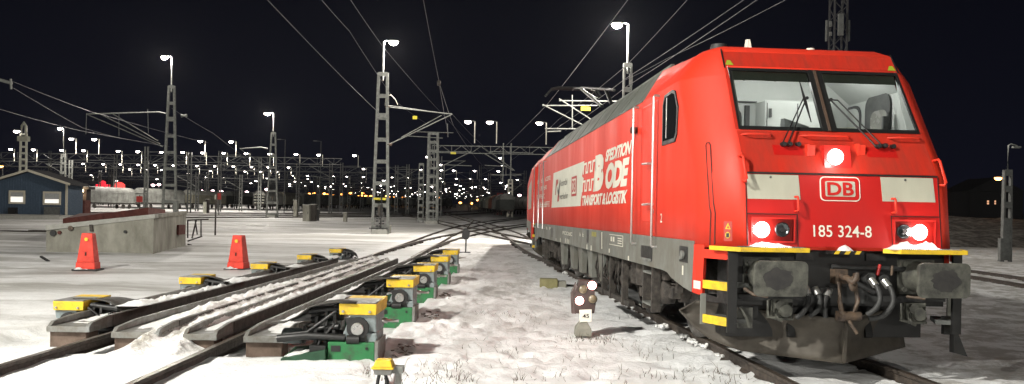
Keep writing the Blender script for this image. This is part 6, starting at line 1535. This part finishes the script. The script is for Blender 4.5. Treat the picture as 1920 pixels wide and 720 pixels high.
# sill openings
for x0, x1, z0, z1, nm in ((6.02, 6.66, 1.06, 1.25, 'step_opening'), (7.93, 8.27, 1.13, 1.32, 'socket_recess')):
    so = MB().prism([(x, -1.4945, z) for x, z in srr(x0, x1, z0, z1, .03)], (0, -.003, 0)).build(nm, M['blackp'], loco)
    if nm == 'step_opening': MB().box(x0 + .02, x1 - .04, -1.515, -1.495, z0 - .015, z0 + .02).build('step_edge', M['steel'], so)
    else: MB().lathe([(.05, 0), (.05, -.03)], (8.10, -1.497, 1.22), 'y', 12).box(8.0, 8.05, -1.52, -1.497, 1.16, 1.2).build('socket', M['steel'], so)
MB().prism([(8.50, -1.490, .86), (8.64, -1.458, .86), (8.64, -1.458, .95), (8.50, -1.490, .95)], (0, -.006, 0)).build('data_plate', M['letter'], loco)
# ---- front lower gear
b = MB(); b.box(9.05, 9.19, -.22, .13, 1.30, 1.335); b.build('centre_step', M['blackp'], loco)
b = MB()
for k in range(3): y = -.20 + k * .115; b.prism([(9.192, y, 1.300), (9.192, y + .05, 1.300), (9.192, y + .075, 1.335), (9.192, y + .025, 1.335)], (.003, 0, 0))
b.build('step_stripes', M['yellow'], loco)
b = MB(); b.hexa([(8.9, -.09, .97), (9.02, -.09, .97), (9.02, .05, .97), (8.9, .05, .97)], [(8.9, -.09, 1.13), (9.02, -.09, 1.13), (9.02, .05, 1.13), (8.9, .05, 1.13)])
b.tube([(9.0, -.02, 1.05), (9.16, -.02, 1.04), (9.24, -.0, 1.0), (9.26, .02, 1.05), (9.24, .02, 1.10)], .035, 10)
b.build('draw_hook', M['bronze'], loco)
b = MB(); c = (9.20, .01, .99); b.lathe([(.02, -.02), (.055, -.012), (.055, .012), (.02, .02)], c, 'x', 18, .75, 1.5); b.build('hook_face', M['bronze'], loco)
b = MB(); b.tube([(9.15, -.11, 1.0), (9.17, -.115, .8), (9.15, -.07, .64)], .026, 8); b.tube([(9.15, .06, 1.0), (9.17, .085, .8), (9.15, .05, .64)], .026, 8); b.tube([(9.15, -.13, .64), (9.16, .12, .64)], .05, 10); b.tube([(9.16, -.02, .62), (9.22, .06, .46)], .02); b.lathe([(.06, -.05), (.06, .05)], (9.14, -.08, .64), 'z', 10); b.build('screw_coupling', M['bronze'], loco)
def hose(pts, lab='brake_hose'):
    h = MB().tube([Vector(p) for p in smooth([tuple(p) for p in pts], 6)], .028, 10).build(lab, M['hose'], loco)
    a, c = Vector(pts[0]), Vector(pts[1]); d = (c - a).normalized(); MB().tube([a - d * .04, a + d * .05], .040, 10).build('hose_fitting', M['chrome'], h)
hose([onX(1637, 529, 9.1), onX(1646, 541, 9.16), onX(1650, 560, 9.2), onX(1642, 578, 9.2), onX(1626, 590, 9.15)])
hose([onX(1661, 531, 9.1), onX(1671, 543, 9.16), onX(1675, 563, 9.2), onX(1668, 580, 9.2), onX(1652, 594, 9.12), onX(1630, 598, 9.1)])
hose([onX(1512, 545, 9.0), onX(1516, 560, 9.05), onX(1510, 580, 9.1), onX(1494, 596, 9.05)]); hose([onX(1530, 545, 8.95), onX(1538, 562, 9.0), onX(1532, 582, 9.05), onX(1518, 592, 9.0)]); hose([onX(1553, 548, 8.95), onX(1546, 570, 9.0), onX(1548, 595, 9.0)])
b = MB()
for x, y in ((1630, 520), (1655, 524), (1627, 523)): q = onX(x, y, 9.02); b.lathe([(.05, -.06), (.055, .04)], q, 'x', 12)
b.tube([onX(1600, 528, 8.95), onX(1640, 548, 8.98)], .03); b.tube([onX(1560, 500, 8.95), onX(1700, 505, 8.95)], .03); b.build('air_cock', M['hose'], loco)
q0, q1 = onX(1645, 516, 9.02), onX(1650, 496, 9.02); MB().tube([q0, q1], .018).build('red_lever', M['redpanel'], loco)
q0, q1 = onX(1672, 516, 9.02), onX(1673, 498, 9.02); MB().tube([q0, q1], .015).build('bronze_lever', M['bronze'], loco)
# uncoupling jaws under the buffers
for xc, yc, s in ((1465, 578, 1), (1715, 585, 1)):
    b = MB(); F = lambda x, y, X=9.0: onX(xc + x, yc + y, X)
    b.tube([F(-24, -16), F(-26, 16), F(-8, 18)], .02); b.tube([F(-10, -8), F(-12, 12), F(-4, 22), F(2, 24)], .018); b.tube([F(18, -10), F(20, 12), F(14, 22)], .018); b.tube([F(-12, 20), F(22, 20)], .015)
    q = F(-4, -6); b.lathe([(.05, -.03), (.05, .03)], q, 'x', 14); q = F(6, 4); b.lathe([(.07, -.05), (.07, .05)], q, 'x', 14); b.box(q.x - .08, q.x - .02, q.y - .12, q.y + .1, q.z - .1, q.z + .12)
    b.build('coupling_rest', M['buffer'], loco)
b = MB(); b.tube([onX(1395, 540, 9.02), onX(1412, 552, 9.15), onX(1440, 556, 9.2)], .018); b.tube([onX(1700, 556, 9.0), onX(1735, 560, 9.15)], .018); b.build('yellow_rail', M['bronze'], loco)
b = MB(); q = onX(1396, 598, 9.0); b.box(q.x - .04, q.x, q.y - .07, q.y + .09, q.z - .10, q.z + .12); b.tube([onX(1388, 575, 9.02), onX(1400, 595, 9.05), onX(1405, 612, 9.0)], .02); b.build('cable_socket', M['buffer'], loco)
b = MB(); b.box(8.92, 8.97, -1.2, -.3, .78, .84); b.box(8.92, 8.97, .3, 1.2, .78, .84); b.box(8.9, 8.93, -.35, .35, .75, .92); b.box(8.90, 8.94, -.5, -.3, 1.22, 1.30); b.box(8.90, 8.94, .3, .52, 1.22, 1.30); b.build('headstock_fittings', M['hose'], loco)
# far side leg: brush holder below the right ladder
b = MB(); q = Vector((8.95, 1.28, 0)); b.box(8.9, 8.96, 1.20, 1.30, .42, .62); b.hexa([(8.90, 1.30, .22), (8.98, 1.30, .22), (8.98, 1.46, .18), (8.90, 1.46, .18)], [(8.90, 1.30, .45), (8.98, 1.30, .45), (8.98, 1.34, .45), (8.90, 1.34, .45)]); b.build('rail_guard', M['blackp'], loco)
# snow on the platforms
snowlump('snow_on_step', (9.0, 9.25, -1.12, -.62, 1.36), .06, loco, seed=1)['kind'] = 'stuff'; snowlump('snow_on_step', (8.98, 9.24, .42, 1.08, 1.36), .085, loco, seed=2)['kind'] = 'stuff'; snowlump('snow_on_step', (9.04, 9.18, -.12, .03, 1.335), .06, loco, seed=3)['kind'] = 'stuff'
# roof gear
b = MB(); q = onside(1392, 84, -.55); b.hexa([(7.55, -.60, 3.78), (7.68, -.60, 3.76), (7.68, -.54, 3.76), (7.55, -.54, 3.78)], [(7.57, -.585, 3.92), (7.65, -.585, 3.91), (7.65, -.555, 3.91), (7.57, -.555, 3.92)]); b.build('roof_aerial', M['letter'], loco)
MB().lathe([(.10, 0), (.12, .06), (.10, .13)], (7.2, -.80, 3.80), 'z', 16).build('roof_dome', M['hose'], loco)
MB().lathe([(.06, 0), (.05, .05)], (7.6, .25, 3.78), 'z', 12).build('roof_sensor', M['letter'], loco)
for y in (-1.0, 1.0): q = onface(1367 if y < 0 else 1671, 120 if y < 0 else 131); MB().prism([(q.x + .012, q.y - .05, q.z - .012), (q.x + .012, q.y + .05, q.z - .012), (q.x + .0, q.y + .01, q.z + .045), (q.x + .0, q.y - .03, q.z + .045)], (.003, 0, 0)).build('yellow_green_tag', mat('lime_tag', (.30, .36, .02), .5), loco)
# pantograph
pg = bpy.data.objects.new('pantograph', None); COL.objects.link(pg); pg.parent = loco
P = lambda x, y, L=-.3: onside(x, y, L)
b = MB(); k0 = P(1133, 204); kn = P(1127, 198)
for L in (-.45, .45): b.box(k0.x - 1.2, k0.x + 1.2, L - .04, L + .04, 4.10, 4.18)
for dx in (-1.1, 1.1):
    for L in (-.45, .45): b.lathe([(.06, 0), (.09, .03), (.06, .06), (.09, .09), (.06, .14)], (k0.x + dx, L, 3.96), 'z', 10)
b.build('pantograph_base', M['blackp'], pg)
b = MB(); b.tube([P(1128, 199), P(1090, 167)], .045, 8); b.tube([P(1131, 200, .1), P(1094, 168, .1)], .03, 8); b.tube([P(1136, 168), P(1146, 194)], .05, 8); b.tube([P(1090, 164), P(1152, 169)], .035, 8); b.tube([P(1103, 174), P(1120, 185)], .02); b.build('pantograph_arm', M['blackp'], pg)
b = MB(); H = P(1075, 166, 0)
for dx in (-.2, .2): b.tube([(H.x + dx, -.98, H.z - .28), (H.x + dx, -.80, H.z - .06), (H.x + dx, -.55, H.z), (H.x + dx, .55, H.z), (H.x + dx, .80, H.z - .06), (H.x + dx, .98, H.z - .28)], .035, 8)
b.tube([(H.x - .2, 0, H.z - .02), (H.x + .2, 0, H.z - .02)], .03); b.tube([(H.x, 0, H.z), P(1090, 165)], .03); b.build('collector_head', M['blackp'], pg)
b = MB(); r_ = random.Random(2)
for x in (-4.5, -3.2, 4.3): b.lathe([(.05, 0), (.1, .05), (.05, .1), (.1, .15), (.05, .2), (.05, .3)], (x, -.4, 3.96), 'z', 10)
b.tube([(-4.5, -.4, 4.28), (4.3, -.4, 4.28)], .02); b.build('roof_busbar', M['hose'], loco)

# second locomotive, behind on the diverging track
p2 = loco_w(-9.52, 0); a2 = .010; ax2 = Vector((math.sin(-a2), -math.cos(a2), 0)); o2 = Vector((p2.x, p2.y, 0)) - ax2 * 9.45
loco2 = empty('locomotive', (o2.x, o2.y, 0), math.atan2(ax2.y, ax2.x), 'second red locomotive coupled behind the first, only its near corner visible', 'locomotive')
for ch in list(loco.children):
    if ch.type != 'LIGHT' and ch.name.split('.')[0] in ('body', 'cab_roof', 'roof', 'skirt', 'corner_panel', 'bogie', 'buffer_sleeve', 'buffer', 'headstock_and_dark_fill', 'snow_plough', 'underfloor_tank', 'underfloor_bounce_cover', 'windscreen', 'centre_pillar', 'windscreen_surround', 'ladder_stile', 'step', 'platform_grating', 'yellow_edge'): copy_tree(ch, loco2)
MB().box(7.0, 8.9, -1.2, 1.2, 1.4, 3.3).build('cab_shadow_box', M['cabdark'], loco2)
MB().add([(-2.0, -1.494, 1.9), (7.9, -1.494, 1.9), (7.9, -1.494, 2.95), (-2.0, -1.494, 2.95)], [(0, 1, 2, 3)]).build('white_banner', M['whitep'], loco2)

# separate the countable pieces of some parts into parts of their own
def split_loose(o, least=1):
    me = o.data; bm = bmesh.new(); bm.from_mesh(me); seen = set(); isl = []
    for v in bm.verts:
        if v.index in seen: continue
        st_ = [v]; seen.add(v.index); cur = []
        while st_:
            q = st_.pop(); cur.append(q.index)
            for e in q.link_edges:
                u = e.other_vert(q)
                if u.index not in seen: seen.add(u.index); st_.append(u)
        isl.append(cur)
    if len(isl) > 1:
        for c in isl[1:]:
            b2 = bm.copy(); b2.verts.ensure_lookup_table(); k_ = set(c); bmesh.ops.delete(b2, geom=[v for v in b2.verts if v.index not in k_], context='VERTS')
            m2 = bpy.data.meshes.new(o.name.split('.')[0]); b2.to_mesh(m2); b2.free()
            for m_ in me.materials: m2.materials.append(m_)
            n_ = bpy.data.objects.new(o.name.split('.')[0], m2); COL.objects.link(n_); n_.parent = o.parent; n_.location = o.location
        k_ = set(isl[0]); bmesh.ops.delete(bm, geom=[v for v in bm.verts if v.index not in k_], context='VERTS'); bm.to_mesh(me)
    bm.free()
_done = set()
for o in list(COL.objects):
    if o.type == 'MESH' and o.name.split('.')[0] in ('underfloor_panel', 'step_frame', 'cab_step', 'windscreen_surround', 'insulator', 'plough_bracket', 'lamp_lug', 'washer_nozzle', 'wiper_spindle', 'wiper_recess') and o.data.users == 1: split_loose(o)

# haze volume added so the lamps get a faint glow
hz_ = MB().box(-900, 300, -60, 1500, -2, 60).build('haze', None); tag(hz_, kind='stuff')
hm = bpy.data.materials.new('lamp_glow_haze'); hm.use_nodes = True; nt_ = hm.node_tree; nt_.nodes.remove(nt_.nodes['Principled BSDF'])
pv = nt_.nodes.new('ShaderNodeVolumePrincipled'); pv.inputs['Density'].default_value = .00005; pv.inputs['Color'].default_value = (.85, .88, .95, 1); pv.inputs['Anisotropy'].default_value = .6
nt_.links.new(pv.outputs[0], nt_.nodes['Material Output'].inputs['Volume']); hz_.data.materials.append(hm)
